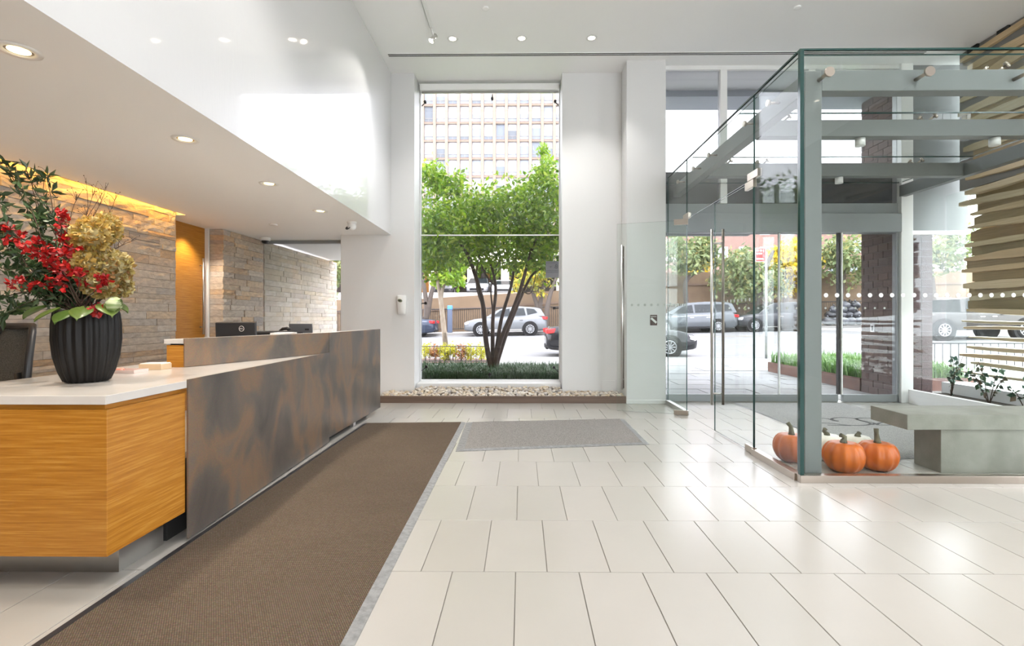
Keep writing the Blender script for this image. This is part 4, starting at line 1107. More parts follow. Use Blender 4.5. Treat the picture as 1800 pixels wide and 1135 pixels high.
cb = thing('door_button', 'white and black call button on the brick pillar', 'button', (5.652, 8.02, 1.06))
MB().box(-.012, .004, -.045, .045, -.06, .06).build('plate', M['frame_white'], cb, bevel=.003)
MB().box(-.016,-.011,-.022,.022,-.04,.04).build('button', M['black'], cb, bevel=.003)
CORT = mat('rusted_steel_planter', (.17,.085,.06), .7, col2=(.10,.05,.04), scale=5, mixf=.5)
sp_ = thing('street_planter', 'long rust coloured planter of green grass beside the brick pillar', 'planter', (5.66, 8.34, 0))
MB().box(0, 1.9, 0, .03, 0, .22).box(0, 1.9, 3.07, 3.1, 0, .22).box(0, .03, .03, 3.07, 0, .22).box(1.87, 1.9, .03, 3.07, 0, .22).build('trough', CORT, sp_)
MB().box(.03, 1.87, .03, 3.07, .0, .16).build('soil', mat('planter_soil', (.06,.05,.035), .95), sp_)
GRASS = mat('green_grass_blade', (.08,.18,.03), .5, island=[(.05,.14,.03),(.12,.26,.05),(.20,.34,.09),(.08,.20,.04),(.30,.42,.18)], trans=.35)
GRASSD = mat('lily_turf_blade', (.05,.12,.05), .4, island=[(.035,.09,.035),(.07,.15,.06),(.05,.11,.04),(.12,.20,.10)], trans=.25)
def grass(name, n, x0, x1, y0, y1, z, h, m_, par, w_=.007, lean=.5):
    P0 = np.stack([NP.uniform(x0,x1,n), NP.uniform(y0,y1,n), np.full(n, z)], 1)
    H = (h*(.55+.6*NP.random(n)))[:, None]; a = NP.uniform(0, 6.283, n)
    D = np.stack([np.cos(a), np.sin(a), np.zeros(n)], 1); S = np.stack([-np.sin(a), np.cos(a), np.zeros(n)], 1)*w_
    L_ = lean*NP.random((n,1)); Z = np.array([[0,0,1.]])
    m1 = P0 + D*H*L_*.35 + Z*H*.65; tip = P0 + D*H*L_*1.1 + Z*H*(1-.35*L_)
    V_ = np.stack([P0-S, P0+S, m1+S, m1-S, tip], 1); bq = (np.arange(n)*5)[:, None]
    F_ = np.concatenate([bq+np.array([0,1,2]), bq+np.array([0,2,3]), bq+np.array([3,2,4])], 1)
    return tag(npmesh(name, V_, F_, m_, par), kind='stuff')
grass('grass', 5200, .04, 1.86, .04, 3.06, .15, .34, GRASS, sp_, .010, .9)
# red street sign
t = thing('parking_sign', 'red and white rectangular parking sign on a thin steel pole', 'sign', (7.42, 15.2, 0))
MB().tube([(.05,0,-.05),(.05,0,3.25)], .035, 10).build('pole', mat('galvanised_pole', (.22,.24,.24), .5, .3), t)
MB().box(-.30,.02,-.055,-.045,2.94,3.36).build('panel_back', M['frame_white'], t, bevel=.01)
MB().box(-.285,.005,-.060,-.054,2.955,3.345).build('red_field', mat('sign_red', (.55,.02,.02), .4), t)
for z0, z1, x1 in ((3.25,3.315,-.05),(3.16,3.215,-.10),(3.005,3.05,-.06)):
    n = 9; w_ = (x1+.27)/n
    for i in range(n):
        if i in (3, 7) and z0 > 3.1: continue
        MB().box(-.27+i*w_, -.27+(i+.78)*w_, -.0625, -.059, z0, z1).build('print_mark', M['frame_white'], t)
# hanging sign panel seen from behind beside the tall window
t = thing('facade_sign', 'pale grey sign panel outside the tall window seen from behind', 'sign', (.52, 8.12, 2.02))
MB().box(-.125,.16,-.012,.012,-.135,.135).build('panel', mat('pale_sign_grey', (.52,.52,.54), .5), t, bevel=.003)
MB().box(-.12,.16,-.0145,-.011,-.02,-.016).box(-.12,.16,-.0145,-.011,-.046,-.041).box(-.12,.16,-.0145,-.011,.105,.109).build('rule_line', mat('sign_ink', (.16,.16,.17), .5), t)
RX = Matrix.Rotation(math.pi/2, 4, 'X') @ Matrix.Scale(-1, 4, (1,0,0))
text_mesh('letter', 'B', .095, mat('sign_ink_soft', (.20,.20,.21), .5), t, Matrix.Translation((.045,-.0135,.045)) @ RX, .0008)
text_mesh('letter', 'w', .045, M['painted_grey'], t, Matrix.Translation((-.045,-.0135,.045)) @ RX, .0008)
MB().tube([(.0,0,.135),(.0,0,.22),(.2,-.06,.25)], .008, 6).build('bracket', M['steel'], t)

# ---------------------------------------------------------------- planting by the tall window
gb = thing('turf_bed', 'bed of dark green lily turf below the tall window', 'grass bed', (-.5, 8.9, 0))
MB().box(-2.6, 2.2, -.78, .95, -.01, .14).build('soil', mat('bed_soil', (.07,.055,.04), .95), gb)
grass('lily_turf', 15000, -2.6, 2.2, -.66, .92, .13, .28, GRASSD, gb, .006, .95)
BARK = mat('brown_smooth_bark', (.13,.085,.065), .7, col2=(.07,.045,.035), scale=6, stretch=(3,3,1), mixf=.5)
BARKL = mat('pale_tree_bark', (.30,.25,.19), .8, col2=(.2,.16,.12), scale=6, stretch=(3,3,1), mixf=.5)
BARKD = mat('dark_tree_bark', (.07,.055,.045), .8)
LF = mat('bright_green_leaf', (.12,.25,.02), .28, island=[(.10,.22,.02),(.22,.40,.02),(.34,.52,.03),(.14,.28,.03),(.50,.62,.08),(.09,.18,.03)], trans=.38)
LFY = mat('yellowing_leaf', (.40,.36,.05), .5, island=[(.18,.24,.04),(.48,.42,.04),(.62,.46,.03),(.26,.30,.05),(.40,.38,.16)], trans=.4)
LFG = mat('grey_green_leaf', (.16,.22,.08), .5, island=[(.09,.14,.06),(.20,.26,.10),(.30,.34,.16),(.14,.20,.07),(.36,.30,.10)], trans=.35)
LFYY = mat('golden_leaf', (.62,.46,.03), .5, island=[(.62,.48,.02),(.75,.58,.03),(.50,.38,.03),(.35,.34,.05)], trans=.4)
def at(px, py, Y):
    d = Y*1.0; 
    for _ in range(3):
        xc = (px-908.4)*d/870; d = (Y - .0099*xc)
    return Vector(((px-908.4)*d/870 - .0099*d, Y, EYE + (559-py)*d/870))
def smooth_path(P, it=2):
    P = [Vector(p) for p in P]
    for _ in range(it):
        Q = [P[0]]
        for i in range(len(P)-1): Q += [P[i].lerp(P[i+1], .25), P[i].lerp(P[i+1], .75)]
        P = Q + [P[-1]]
    return P
def trunk_obj(name, paths, m_, par, base):
    for P, r0, r1 in paths:
        S = smooth_path([Vector(p)-base for p in P]); n = len(S)
        MB().tube(S, [r0+(r1-r0)*i/(n-1) for i in range(n)], 8).build(name, m_, par)
TY = 9.05
base = Vector((at(866,640,TY).x, TY, .13))
tree = thing('crape_myrtle', 'many stemmed green tree in the turf bed before the tall window', 'tree', base)
def tp(pts, dy):
    n = len(pts); return [base] + [at(a, b_, TY + dy*(i+1)/n) for i, (a, b_) in enumerate(pts)]
trunk_obj('trunk', [(tp([(852,590),(851,540),(838,490),(822,445),(800,415),(780,380)], -.3), .052, .018), (tp([(866,595),(866,555),(873,510),(866,470),(850,440),(835,400)], .4), .045, .014), (tp([(876,590),(882,555),(900,500),(905,460),(914,420),(912,360)], .1), .042, .013),
                    (tp([(878,600),(900,550),(918,500),(930,450),(945,410),(975,380)], -.2), .048, .014), (tp([(890,585),(908,540),(925,500),(938,478),(960,468),(1000,455)], .2), .040, .013)], BARK, tree, base)
trunk_obj('branch', [([at(850,540,TY),at(838,512,TY),at(836,480,TY),at(845,440,TY)], .018, .008), ([at(873,505,TY+.3),at(850,480,TY+.2),at(840,440,TY),at(825,420,TY)], .02, .008), ([at(866,545,TY),at(862,510,TY),at(866,490,TY),at(880,470,TY)], .016, .007), ([at(930,460,TY-.1),at(950,430,TY),at(970,415,TY)], .02, .008), ([at(870,470,TY+.2),at(885,450,TY),at(905,430,TY)], .018, .008), ([at(915,510,TY),at(935,520,TY+.1),at(942,480,TY)], .014, .006)], BARK, tree, base)
Pq = [clusters(9000, 170, (-.62, TY, 2.80), (1.85, 1.0, .80), .14, .1, 2.1), clusters(700, 16, (-1.62, TY, 3.80), (.25, .3, .28), .09, .2), clusters(500, 12, (-1.30, TY, 3.62), (.35, .3, .22), .08, .2), clusters(1900, 34, (.40, TY, 3.45), (.75, .5, .42), .11, .2), clusters(420, 7, (.42, TY, 4.05), (.09, .2, .28), .055, .2), clusters(2400, 50, (-1.6, TY+.2, 2.6), (.6, .6, .6), .12, .1), clusters(2200, 46, (.5, TY+.2, 2.6), (.8, .6, .6), .12, .1), clusters(1500, 40, (-.6, TY, 3.25), (1.5,.7,.35), .11, .1)]
PP = np.concatenate(Pq) - np.array(base)
leaves('foliage', PP, .095, LF, tree, .5, .25)['kind'] = 'stuff'
# street trees
def street_tree(label, px, py0, Y, zb, trunks, crowns, leafm, barkm, r0=.12, lsize=.14, name='street_tree', group='street trees'):
    c = at(px, py0, Y); bs = Vector((c.x, Y, zb))
    t = thing(name, label, 'tree', bs, 0, group)
    trunk_obj('trunk', [([bs] + [at(a, b_, Y) for a, b_ in pts], r0, r0*.35) for pts in trunks], barkm, t, bs)
    Q = []
    for (cx, cy, rx, ry, n) in crowns:
        cc = at(cx, cy, Y); s_ = Y/870
        Q.append(clusters(n, max(8, n//28), cc, (rx*s_, min(rx, ry)*s_*.9, ry*s_), min(rx, ry)*s_*.16, .15))
    leaves('foliage', np.concatenate(Q) - np.array(bs), lsize, leafm, t, .55, .2)['kind'] = 'stuff'
    return t
street_tree('slim pale trunked green street tree left of the blue meter', 786, 608, 14.2, 0, [[(778,555),(773,515),(766,475),(755,455)],[(778,555),(774,515),(788,480),(800,465)]], [(785,475,38,28,800),(760,450,30,25,500),(800,455,30,22,400)], LF, BARKL, .085, .16)
street_tree('dark forked street tree at left edge of tall window', 742, 590, 31.6, road_z(-6,31)+.13, [[(752,550),(757,520),(762,500),(775,470)],[(752,550),(745,500),(740,470)]], [(745,440,40,35,700)], LFG, BARKD, .22, .32)
street_tree('yellowing street tree behind the silver crossover', 950, 575, 31.8, road_z(1.5,31)+.13, [[(946,540),(938,520),(930,490)],[(948,540),(955,505),(965,470)]], [(930,490,45,28,650),(950,470,45,35,650)], LFY, BARKD, .20, .28)
street_tree('leaning dark street tree right of the silver crossover', 958, 575, 31.0, road_z(2,31)+.13, [[(961,545),(966,520),(975,495),(985,470)]], [(985,450,40,35,500)], LFG, BARKD, .20, .3)
street_tree('grey green street tree above the grey minivan', 1212, 560, 31.8, road_z(10,31)+.13, [[(1204,510),(1206,490),(1222,480),(1224,460)]], [(1200,445,55,38,1100),(1235,440,35,30,600)], LFG, BARKD, .2, .34)
street_tree('golden tree glowing behind the retaining wall', 1235, 480, 37.5, 3.5, [[(1235,470),(1238,455)]], [(1225,462,45,18,700)], LFYY, BARKD, .2, .36)
street_tree('big green and yellow street tree above the dark wagon', 1336, 545, 31.8, road_z(14,31)+.13, [[(1336,520),(1334,480),(1322,450)],[(1336,520),(1345,470),(1360,440)]], [(1300,480,48,45,1500),(1345,490,40,40,900)], LFG, BARKD, .26, .32)
street_tree('bright yellow street tree beside the red sign', 1382, 540, 33.2, road_z(17,31)+.13, [[(1382,500),(1375,450)]], [(1370,450,36,30,900),(1395,470,40,50,900)], LFYY, BARKD, .2, .32)
street_tree('green tree rising above the black trash bags', 1476, 565, 32.5, road_z(20,31)+.13, [[(1476,520),(1472,470),(1455,430)],[(1477,520),(1485,460),(1500,430)]], [(1455,450,40,40,800),(1500,455,45,48,1100)], LFG, BARKD, .24, .32)
street_tree('green tree beyond the glass at the slat wall', 1640, 590, 27, road_z(22,27)+.1, [[(1640,530),(1635,470),(1625,430)]], [(1620,450,50,45,900),(1690,430,60,45,900),(1760,440,60,50,800)], LFG, BARKD, .24, .3)
street_tree('tall green tree behind the garage', 850, 470, 46, 4.5, [[(850,455),(850,440)]], [(800,455,70,25,700),(870,460,60,30,800),(930,455,60,30,700),(985,450,50,30,500)], LF, BARKD, .3, .5)
street_tree('dull green tree left outside the side window', 590, 560, 17, 0, [[(588,520),(585,470)]], [(585,470,22,60,700)], LFG, BARKD, .1, .16)
# low hedge with its small iron fence
hz = [(748,LF,'yellow green',.20),(766,LFY,'reddish',.20),(780,LFYY,'yellow',.19),(796,LF,'bright green',.17),(811,LFY,'russet',.18),(827,LFYY,'lemon yellow',.20),(846,LF,'light green',.20)]
REDL = mat('russet_leaf', (.35,.13,.05), .5, island=[(.40,.16,.06),(.30,.10,.05),(.45,.25,.08),(.25,.20,.06)], trans=.3)
YELL = mat('lemon_leaf', (.55,.50,.04), .5, island=[(.50,.50,.04),(.62,.56,.05),(.36,.42,.04),(.70,.60,.08)], trans=.4)
for i, (px, m_, nm, r) in enumerate(hz):
    c = at(px, 618, 14.0); m_ = REDL if i in (1, 4) else YELL
    t = thing('hedge_shrub', '%s small shrub behind the low black fence, %s from the left' % (nm, ('first','second','third','fourth','fifth','sixth','seventh')[i]), 'shrub', (c.x, 14.0, 0), 0, 'shrubs in the tree pit')
    MB().tube([(0,0,0),(.01,0,.2)], .015, 6).build('stem', BARKD, t)
    leaves('foliage', clusters(420, 14, (0,0,.27), (r*.8,r*.8,.2), .045), .06, m_, t, .6, -.2)['kind'] = 'stuff'
fn = thing('pit_fence', 'low black iron fence round the shrubs', 'fence', (-3.4, 13.35, 0))
MB().tube([(0,0,.46),(2.45,0,.46)], .012, 6).build('rail', M['black'], fn); MB().tube([(0,0,.06),(2.45,0,.06)], .01, 6).build('rail', M['black'], fn)
for i in range(18): MB().tube([(.07+i*.14,0,0),(.07+i*.14,0,.48)], .007, 5).build('bar', M['black'], fn)
MB().box(0, 2.45, .06, 1.5, .0, .02).build('mulch', mat('dark_mulch', (.10,.06,.045), .95), fn)

# ---------------------------------------------------------------- across the street
PLAST = mat('brown_retaining_wall', (.19,.13,.08), .85, col2=(.15,.10,.06), scale=1.5, mixf=.4)
def wtop(x): return float(np.interp(x, [-60,-7,3,6,6.5,80], [1.9,2.55,3.15,3.3,4.35,4.6]))
rw = MB(); xs = [-60,-20,-7,-2,3,6,6.5,12,20,40,80]
for a, b_ in zip(xs[:-1], xs[1:]):
    vv = [(a,34.0,-.5),(b_,34.0,-.5),(b_,34.5,-.5),(a,34.5,-.5),(a,34.0,wtop(a)),(b_,34.0,wtop(b_)),(b_,34.5,wtop(b_)),(a,34.5,wtop(a))]
    rw.add(vv, [(0,3,2,1),(4,5,6,7),(0,1,5,4),(2,3,7,6)])
rwo = tag(rw.build('retaining_wall', PLAST), 'brown concrete retaining wall across the street', 'wall')
cp = MB()
for a, b_ in zip(xs[:-1], xs[1:]):
    cp.add([(a,33.93,wtop(a)-.9),(b_,33.93,wtop(b_)-.9),(b_,33.99,wtop(b_)-.9),(a,33.99,wtop(a)-.9),(a,33.93,wtop(a)-.78),(b_,33.93,wtop(b_)-.78),(b_,33.99,wtop(b_)-.78),(a,33.99,wtop(a)-.78)], [(0,3,2,1),(4,5,6,7),(0,1,5,4),(2,3,7,6)])
cp.build('wall_groove', mat('brown_wall_band', (.15,.10,.07), .85), rwo)
fe = thing('iron_fence', 'black iron picket fence along the retaining wall', 'fence', (0, 33.4, 0))
def fz(x): return road_z(x, FAR) + .13
rl = MB(); rl2 = MB(); pk = MB()
X0, X1 = -14, 32
n = 46
for i in range(n):
    a, b_ = X0+(X1-X0)*i/n, X0+(X1-X0)*(i+1)/n
    rl.tube([(a,0,fz(a)+1.55),(b_,0,fz(b_)+1.55)], .03, 5); rl2.tube([(a,0,fz(a)+.2),(b_,0,fz(b_)+.2)], .025, 5)
    if i % 3 == 0: MB().box(a-.04, a+.04, -.04, .04, fz(a)-.05, fz(a)+1.68).build('post', M['black'], fe)
    for k in range(7):
        x = a + (b_-a)*k/7; pk.tube([(x,0,fz(x)+.1),(x,0,fz(x)+1.6)], .016, 4, smooth=False)
rl.build('rail', M['black'], fe); rl2.build('rail', M['black'], fe); pk.build('pickets', M['black'], fe)['kind'] = 'stuff'
t = thing('meter_post', 'slim blue grey pay meter post across the street', 'parking meter', (at(791,588,31.3).x, 31.3, fz(-4)))
MB().box(-.15,.15,-.1,.1,0,1.45).build('post', mat('slate_blue_metal', (.07,.09,.14), .4), t, bevel=.02)
MB().box(-.16,.16,-.11,.11,1.45,1.72).build('cap', mat('bright_blue_metal', (.06,.22,.50), .35), t, bevel=.04)
# parking deck behind the wall
pk_ = thing('parking_deck', 'open parking deck with pale columns behind the retaining wall', 'building', (0, 44, 3.2))
MB().box(-30, 14, -6, 8, -3.4, 0).build('deck', mat('deck_concrete', (.40,.38,.35), .8), pk_)
MB().box(-30, 14, -.5, 0, 3.0, 3.9).build('beam', mat('pale_deck_beam', (.60,.55,.48), .8), pk_)
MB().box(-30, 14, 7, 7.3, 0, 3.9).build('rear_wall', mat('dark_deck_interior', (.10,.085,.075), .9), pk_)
MB().box(-30, 14, -.5, 7.3, 3.9, 4.1).build('roof', mat('deck_roof', (.45,.42,.38), .8), pk_)
ORG = mat('orange_panel', (.62,.26,.04), .6)
for px in (762, 829, 888, 985): 
    x = at(px, 500, 44).x; MB().box(x-.35, x+.35, -.3, .3, 0, 3.0).build('column', mat('pale_column', (.62,.55,.48), .8), pk_)
for px0, px1 in ((738,758),(838,860),(795,806)):
    MB().box(at(px0,500,50).x, at(px1,500,50).x, 6.6, 6.9, .1, 2.6).build('orange_panel', ORG, pk_)
# apartment tower
TYY = 80.0; BW = 1.94; FH = 2.9
tw = thing('apartment_tower', 'tall pale apartment tower with a grid of windows', 'building', (0, TYY, 0))
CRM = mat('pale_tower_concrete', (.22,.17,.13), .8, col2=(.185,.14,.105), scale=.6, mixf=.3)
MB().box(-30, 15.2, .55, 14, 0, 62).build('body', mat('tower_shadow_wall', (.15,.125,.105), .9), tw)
x00 = at(740, 300, TYY).x + .25
z00 = EYE + (559-182)*TYY/870                       # a slab line of the top visible floor
WG = mat('tower_window_glass', (.22,.26,.32), .08, spec=.8, rand=[(.05,.06,.07),(.20,.225,.26),(.09,.11,.135),(.26,.285,.32)])
BL = mat('white_window_blind', (.36,.36,.36), .7)
cols = range(-4, 17); 
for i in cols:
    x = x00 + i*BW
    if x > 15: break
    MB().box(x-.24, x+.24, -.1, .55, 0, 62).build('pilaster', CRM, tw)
rust = mat('rusty_slab_edge', (.14,.07,.04), .8, col2=(.17,.13,.105), scale=1.5, mixf=.4)
for k in range(-8, 9):
    z = z00 + k*FH
    sl = MB().box(-30, 15.1, -.02, .6, z-.30, z+.0).build('floor_slab', CRM, tw)
    MB().box(-30, 15.1, -.05, -.02, z-.12, z-.02).build('slab_edge', rust, sl)
win0 = None
for k in range(-7, 5):
    for i in range(-1, 14):
        x0 = x00 + i*BW + .24; z = z00 + k*FH
        q = proj(x0+.7, TYY, z+1.3)
        if not (715 < q[0] < 1010 and 130 < q[1] < 420): continue
        w_ = BW-.48; h = FH-.30
        if win0 is None:
            wo = MB().box(0, w_, 0, .08, 0, .06).box(0, w_, 0, .08, h-.06, h).box(0,.06,0,.08,.06,h-.06).box(w_-.06,w_,0,.08,.06,h-.06).box(.06,w_-.06,0,.08,.62,.70).box(w_/2-.03,w_/2+.03,0,.08,.06,.62).build('window', mat('tower_window_frame', (.21,.20,.195), .6), tw)
            pn = MB().box(.06, w_-.06, .05, .07, .06, h-.06).build('pane', WG, wo); win0 = wo; pmesh = pn.data
            blm = MB().box(.07, w_-.07, .035, .045, 0, 1).build('blind', BL, wo)
            bmesh_ = blm.data
        else:
            wo = win0.copy(); COL.objects.link(wo)
            pn = link('pane', pmesh, wo)
            blm = link('blind', bmesh_, wo) if RNG.random() < .72 else None
        wo.location = (x0, .30, z)
        if blm is not None:
            hb = RNG.choice((1.85, 1.85, 1.85, 1.2, 1.0, .6)); blm.location = (0, 0, h-.06-hb); blm.scale = (1, 1, hb)
# red brick block behind the trees on the right
rb = thing('brick_block', 'pink red brick apartment block beyond the trees', 'building', (0, 62, 0))
BRP = mat('pink_brick_wall', (.19,.11,.09), .85, col2=(.16,.09,.075), scale=3, mixf=.3)
MB().box(14, 35, 0, 10, 0, 16.5).build('wall', BRP, rb)
MB().prism([(35,0),(46,-6),(48,-2),(37,6)], 0, 14.5).build('wing', BRP, rb)
wn = None
for zz in (8.6, 11.6, 14.0):
    for xx in np.arange(24.5, 35, 2.6):
        if wn is None:
            wn = MB().box(0,1.2,-.05,.02,0,1.5).build('window', M['frame_white'], rb); pn = MB().box(.08,.56,-.08,-.05,.08,1.42).box(.64,1.12,-.08,-.05,.08,1.42).build('pane', WG, wn); o = wn
        else:
            o = wn.copy(); COL.objects.link(o); link('pane', pn.data, o)
        o.location = (xx, 0, zz)
for k in range(5):
    for zz in (6.0, 9.0, 11.8):
        p = Vector((35,0)).lerp(Vector((46,-6)), (k+.3)/6); o = wn.copy(); COL.objects.link(o); link('pane', pn.data, o)
        o.location = (p.x-.02, p.y-.05, zz); o.rotation_euler = (0,0,math.atan2(-6,11))

# ---------------------------------------------------------------- cars
TYRE = mat('black_tyre', (.008,.008,.009), .85, spec=.2); RIM = mat('alloy_rim', (.30,.31,.32), .35, .5)
CGL = mat('dark_car_glass', (.012,.016,.018), .08, spec=.35); RL = mat('red_tail_lamp', (.50,.01,.012), .2); HLM = mat('clear_head_lamp', (.75,.76,.78), .1); TRIM = mat('dark_car_trim', (.01,.01,.011), .7, spec=.2)
AMB = mat('amber_marker', (.75,.30,.04), .2)
def car(name, label, loc, rz, paint, LEN=4.6, WID=1.85, base=.24, prof=None, gh=None, wr=.34, wx=(.9, 3.65), win=None, cladding=False, cat='car', bed=None):
    """prof: (x, belt height) nose to tail; gh: greenhouse outline in side view; car runs along +x from nose 0 to tail LEN"""
    t = thing(name, label, cat, loc, rz)
    hw = WID/2
    secs = []
    n = len(prof)
    vv, ff = [], []
    for x, zt in prof:
        e = min(x, LEN-x)/LEN
        wd = hw*(1 - .22*max(0, 1-e/.10)**2)
        zb = base + .10*max(0, 1-e/.06)
        zs = [zb, zb+.10, zb+(zt-zb)*.45, zb+(zt-zb)*.78, zt-.02, zt]
        ws = [wd*.90, wd*.985, wd, wd*.99, wd*.93, wd*.80]
        row = [(x,-w_,z) for w_, z in zip(ws, zs)] + [(x,w_,z) for w_, z in reversed(list(zip(ws, zs)))]
        vv += row
    m = 12
    for i in range(n-1):
        for k in range(m): ff.append((i*m+k, i*m+(k+1)%m, (i+1)*m+(k+1)%m, (i+1)*m+k))
    ff += [tuple(reversed(range(m))), tuple(range((n-1)*m, n*m))]
    MB().add(vv, ff, 0, True).build('body', paint, t)
    # greenhouse
    zlo, zhi = min(p[1] for p in gh), max(p[1] for p in gh)
    def gw(z): return hw*(.93 - .20*(z-zlo)/(zhi-zlo))
    g = len(gh)
    gv = [(x,-gw(z),z) for x, z in gh] + [(x,gw(z),z) for x, z in gh]
    gf = [tuple(range(g)), tuple(reversed(range(g,2*g)))] + [(i, g+i, g+(i+1)%g, (i+1)%g) for i in range(g)]
    roof = [0,0]
    for i in range(g):
        (x1,z1),(x2,z2) = gh[i], gh[(i+1)%g]
        slope = abs(z2-z1)/max(1e-3, abs(x2-x1))
        roof.append(1 if slope > .28 and max(z1,z2) > zlo + .15 else 0)
    MB().add(gv, gf, roof).build('cabin', [paint, CGL], t, bevel=.03)
    for poly in (win or []):
        for s_ in (-1, 1):
            k = len(poly)
            a = [(x, s_*(gw(z)+.004), z) for x, z in poly]; b2 = [(x, s_*(gw(z)+.016), z) for x, z in poly]
            f = [tuple(range(k)), tuple(reversed(range(k,2*k)))] + [(i,(i+1)%k,k+(i+1)%k,k+i) for i in range(k)]
            MB().add(a+b2, f).build('side_window', CGL, t)
    for x in wx:
        for s_ in (-1, 1):
            y = s_*(hw-.10)
            MB().cyl((x, s_*(hw-.30), wr), (x, s_*(hw+.004), wr), wr*1.22, 24, 0).build('wheel_arch', TRIM, t)
            wh = MB().lathe([(wr*.62,-.11),(wr*.9,-.11),(wr,-.07),(wr,.07),(wr*.9,.11),(wr*.62,.11)], (x, s_*(hw-.085), wr), 28, axis='y').build('wheel', TYRE, t)
            rb_ = MB().lathe([(wr*.58,s_*.095),(wr*.58,s_*.112),(wr*.66,s_*.112),(wr*.66,s_*.095)], (x, s_*(hw-.085), wr), 24, axis='y').cyl((x, s_*(hw+.0), wr), (x, s_*(hw+.03), wr), wr*.15, 10)
            for k in range(10):
                a = k*2*math.pi/10
                rb_.obox((x+math.cos(a)*wr*.36, s_*(hw+.015), wr+math.sin(a)*wr*.36), (wr*.52, .02, wr*.10), (0,-a,0))
            rb_.build('rim', RIM, wh)
    zt0 = prof[1][1]; ztn = prof[-2][1]
    for s_ in (-1, 1):
        MB().obox((.20, s_*(hw*.80), zt0-.10), (.34, .22, .13), (0,-.25,-s_*.5)).build('head_lamp', HLM, t, bevel=.02)
        MB().obox((LEN-.12, s_*(hw*.84), ztn-.14), (.30, .20, .15), (0,.1,s_*.35)).build('tail_lamp', RL, t, bevel=.02)
        mx_ = gh[0][0]+.45
        MB().ball((mx_, s_*(hw+.06), zlo+.06), (.08,.09,.06), 10, 6).build('side_mirror', paint, t)
        MB().box(wx[0]+wr*1.3, wx[1]-wr*1.3, s_*(hw-.03)-.02, s_*(hw-.03)+.02, base+.02, base+.12).build('sill_trim', TRIM if not cladding else M['steel'], t)
        for dx in (.36, .58): MB().box(gh[0][0]+(gh[-1][0]-gh[0][0])*dx, gh[0][0]+(gh[-1][0]-gh[0][0])*dx+.2, s_*(hw-.012)-.012, s_*(hw-.012)+.012, zlo-.16, zlo-.13).build('door_handle', M['chrome'], t)
    MB().box(-.02,.10,-hw*.62,hw*.62,base+.10,base+.28).build('grille', TRIM, t, bevel=.02)
    MB().box(LEN-.06,LEN+.02,-hw*.7,hw*.7,base+.06,base+.20).build('rear_bumper', TRIM, t, bevel=.02)
    return t
def paint(name, c, rough=.25, metal=.5): return mat(name, c, rough, metal*.5, .4, coat=.2)
SUV = dict(LEN=4.75, WID=1.9, base=.26, wr=.37, wx=(.95, 3.78), prof=[(0,.70),(.12,.86),(.6,.98),(1.3,1.05),(2.0,1.06),(3.2,1.08),(4.1,1.14),(4.6,1.12),(4.75,.95)],
           gh=[(1.15,1.02),(1.95,1.50),(2.4,1.63),(3.2,1.68),(4.1,1.60),(4.40,1.52),(4.66,1.08)], win=[[(1.62,1.10),(2.10,1.46),(2.62,1.56),(2.66,1.12)],[(2.74,1.12),(2.72,1.56),(3.45,1.57),(3.55,1.15)],[(3.65,1.17),(3.58,1.56),(4.02,1.51),(4.22,1.30)]])
VAN = dict(LEN=5.15, WID=2.0, base=.22, wr=.35, wx=(.95, 3.95), prof=[(0,.66),(.12,.82),(.6,.96),(1.2,1.04),(2.0,1.06),(3.5,1.10),(4.8,1.14),(5.05,1.05),(5.15,.85)],
           gh=[(.85,1.0),(1.85,1.55),(2.3,1.70),(3.4,1.75),(4.6,1.70),(4.85,1.62),(5.08,1.08)], win=[[(1.45,1.10),(2.02,1.50),(2.55,1.58),(2.6,1.12)],[(2.70,1.12),(2.68,1.59),(3.75,1.60),(3.80,1.15)],[(3.92,1.16),(3.88,1.60),(4.62,1.56),(4.80,1.22)]])
WAG = dict(LEN=4.56, WID=1.8, base=.27, wr=.35, wx=(.90, 3.55), prof=[(0,.70),(.1,.86),(.55,.96),(1.2,1.02),(2.0,1.04),(3.4,1.06),(4.3,1.08),(4.5,1.0),(4.56,.85)],
           gh=[(1.10,.98),(1.75,1.46),(2.1,1.60),(3.2,1.66),(4.05,1.62),(4.20,1.58),(4.48,1.05)], win=[[(1.45,1.08),(1.88,1.42),(2.42,1.53),(2.45,1.08)],[(2.53,1.08),(2.50,1.54),(3.25,1.55),(3.30,1.08)],[(3.40,1.10),(3.36,1.54),(4.02,1.51),(4.22,1.12)]])
SED = dict(LEN=4.9, WID=1.84, base=.20, wr=.335, wx=(.95, 3.80), prof=[(0,.60),(.12,.74),(.6,.86),(1.4,.94),(2.2,.95),(3.4,.97),(4.2,1.03),(4.75,1.0),(4.9,.80)],
           gh=[(1.25,.92),(2.05,1.30),(2.5,1.42),(3.2,1.43),(3.7,1.34),(4.35,1.0)], win=[[(1.68,.99),(2.2,1.28),(2.72,1.35),(2.76,1.0)],[(2.84,1.0),(2.80,1.35),(3.35,1.33),(3.75,1.04)]])
TRK = dict(LEN=5.8, WID=2.0, base=.42, wr=.43, wx=(1.05, 4.6), prof=[(0,.85),(.1,1.06),(.8,1.16),(1.5,1.18),(2.5,1.20),(3.9,1.22),(4.8,1.22),(5.7,1.22),(5.8,.95)],
           gh=[(1.45,1.16),(2.1,1.75),(2.5,1.86),(3.3,1.87),(3.70,1.80),(3.80,1.20)], win=[[(1.80,1.24),(2.25,1.70),(2.70,1.77),(2.72,1.24)],[(2.80,1.24),(2.78,1.77),(3.5,1.76),(3.58,1.24)]])
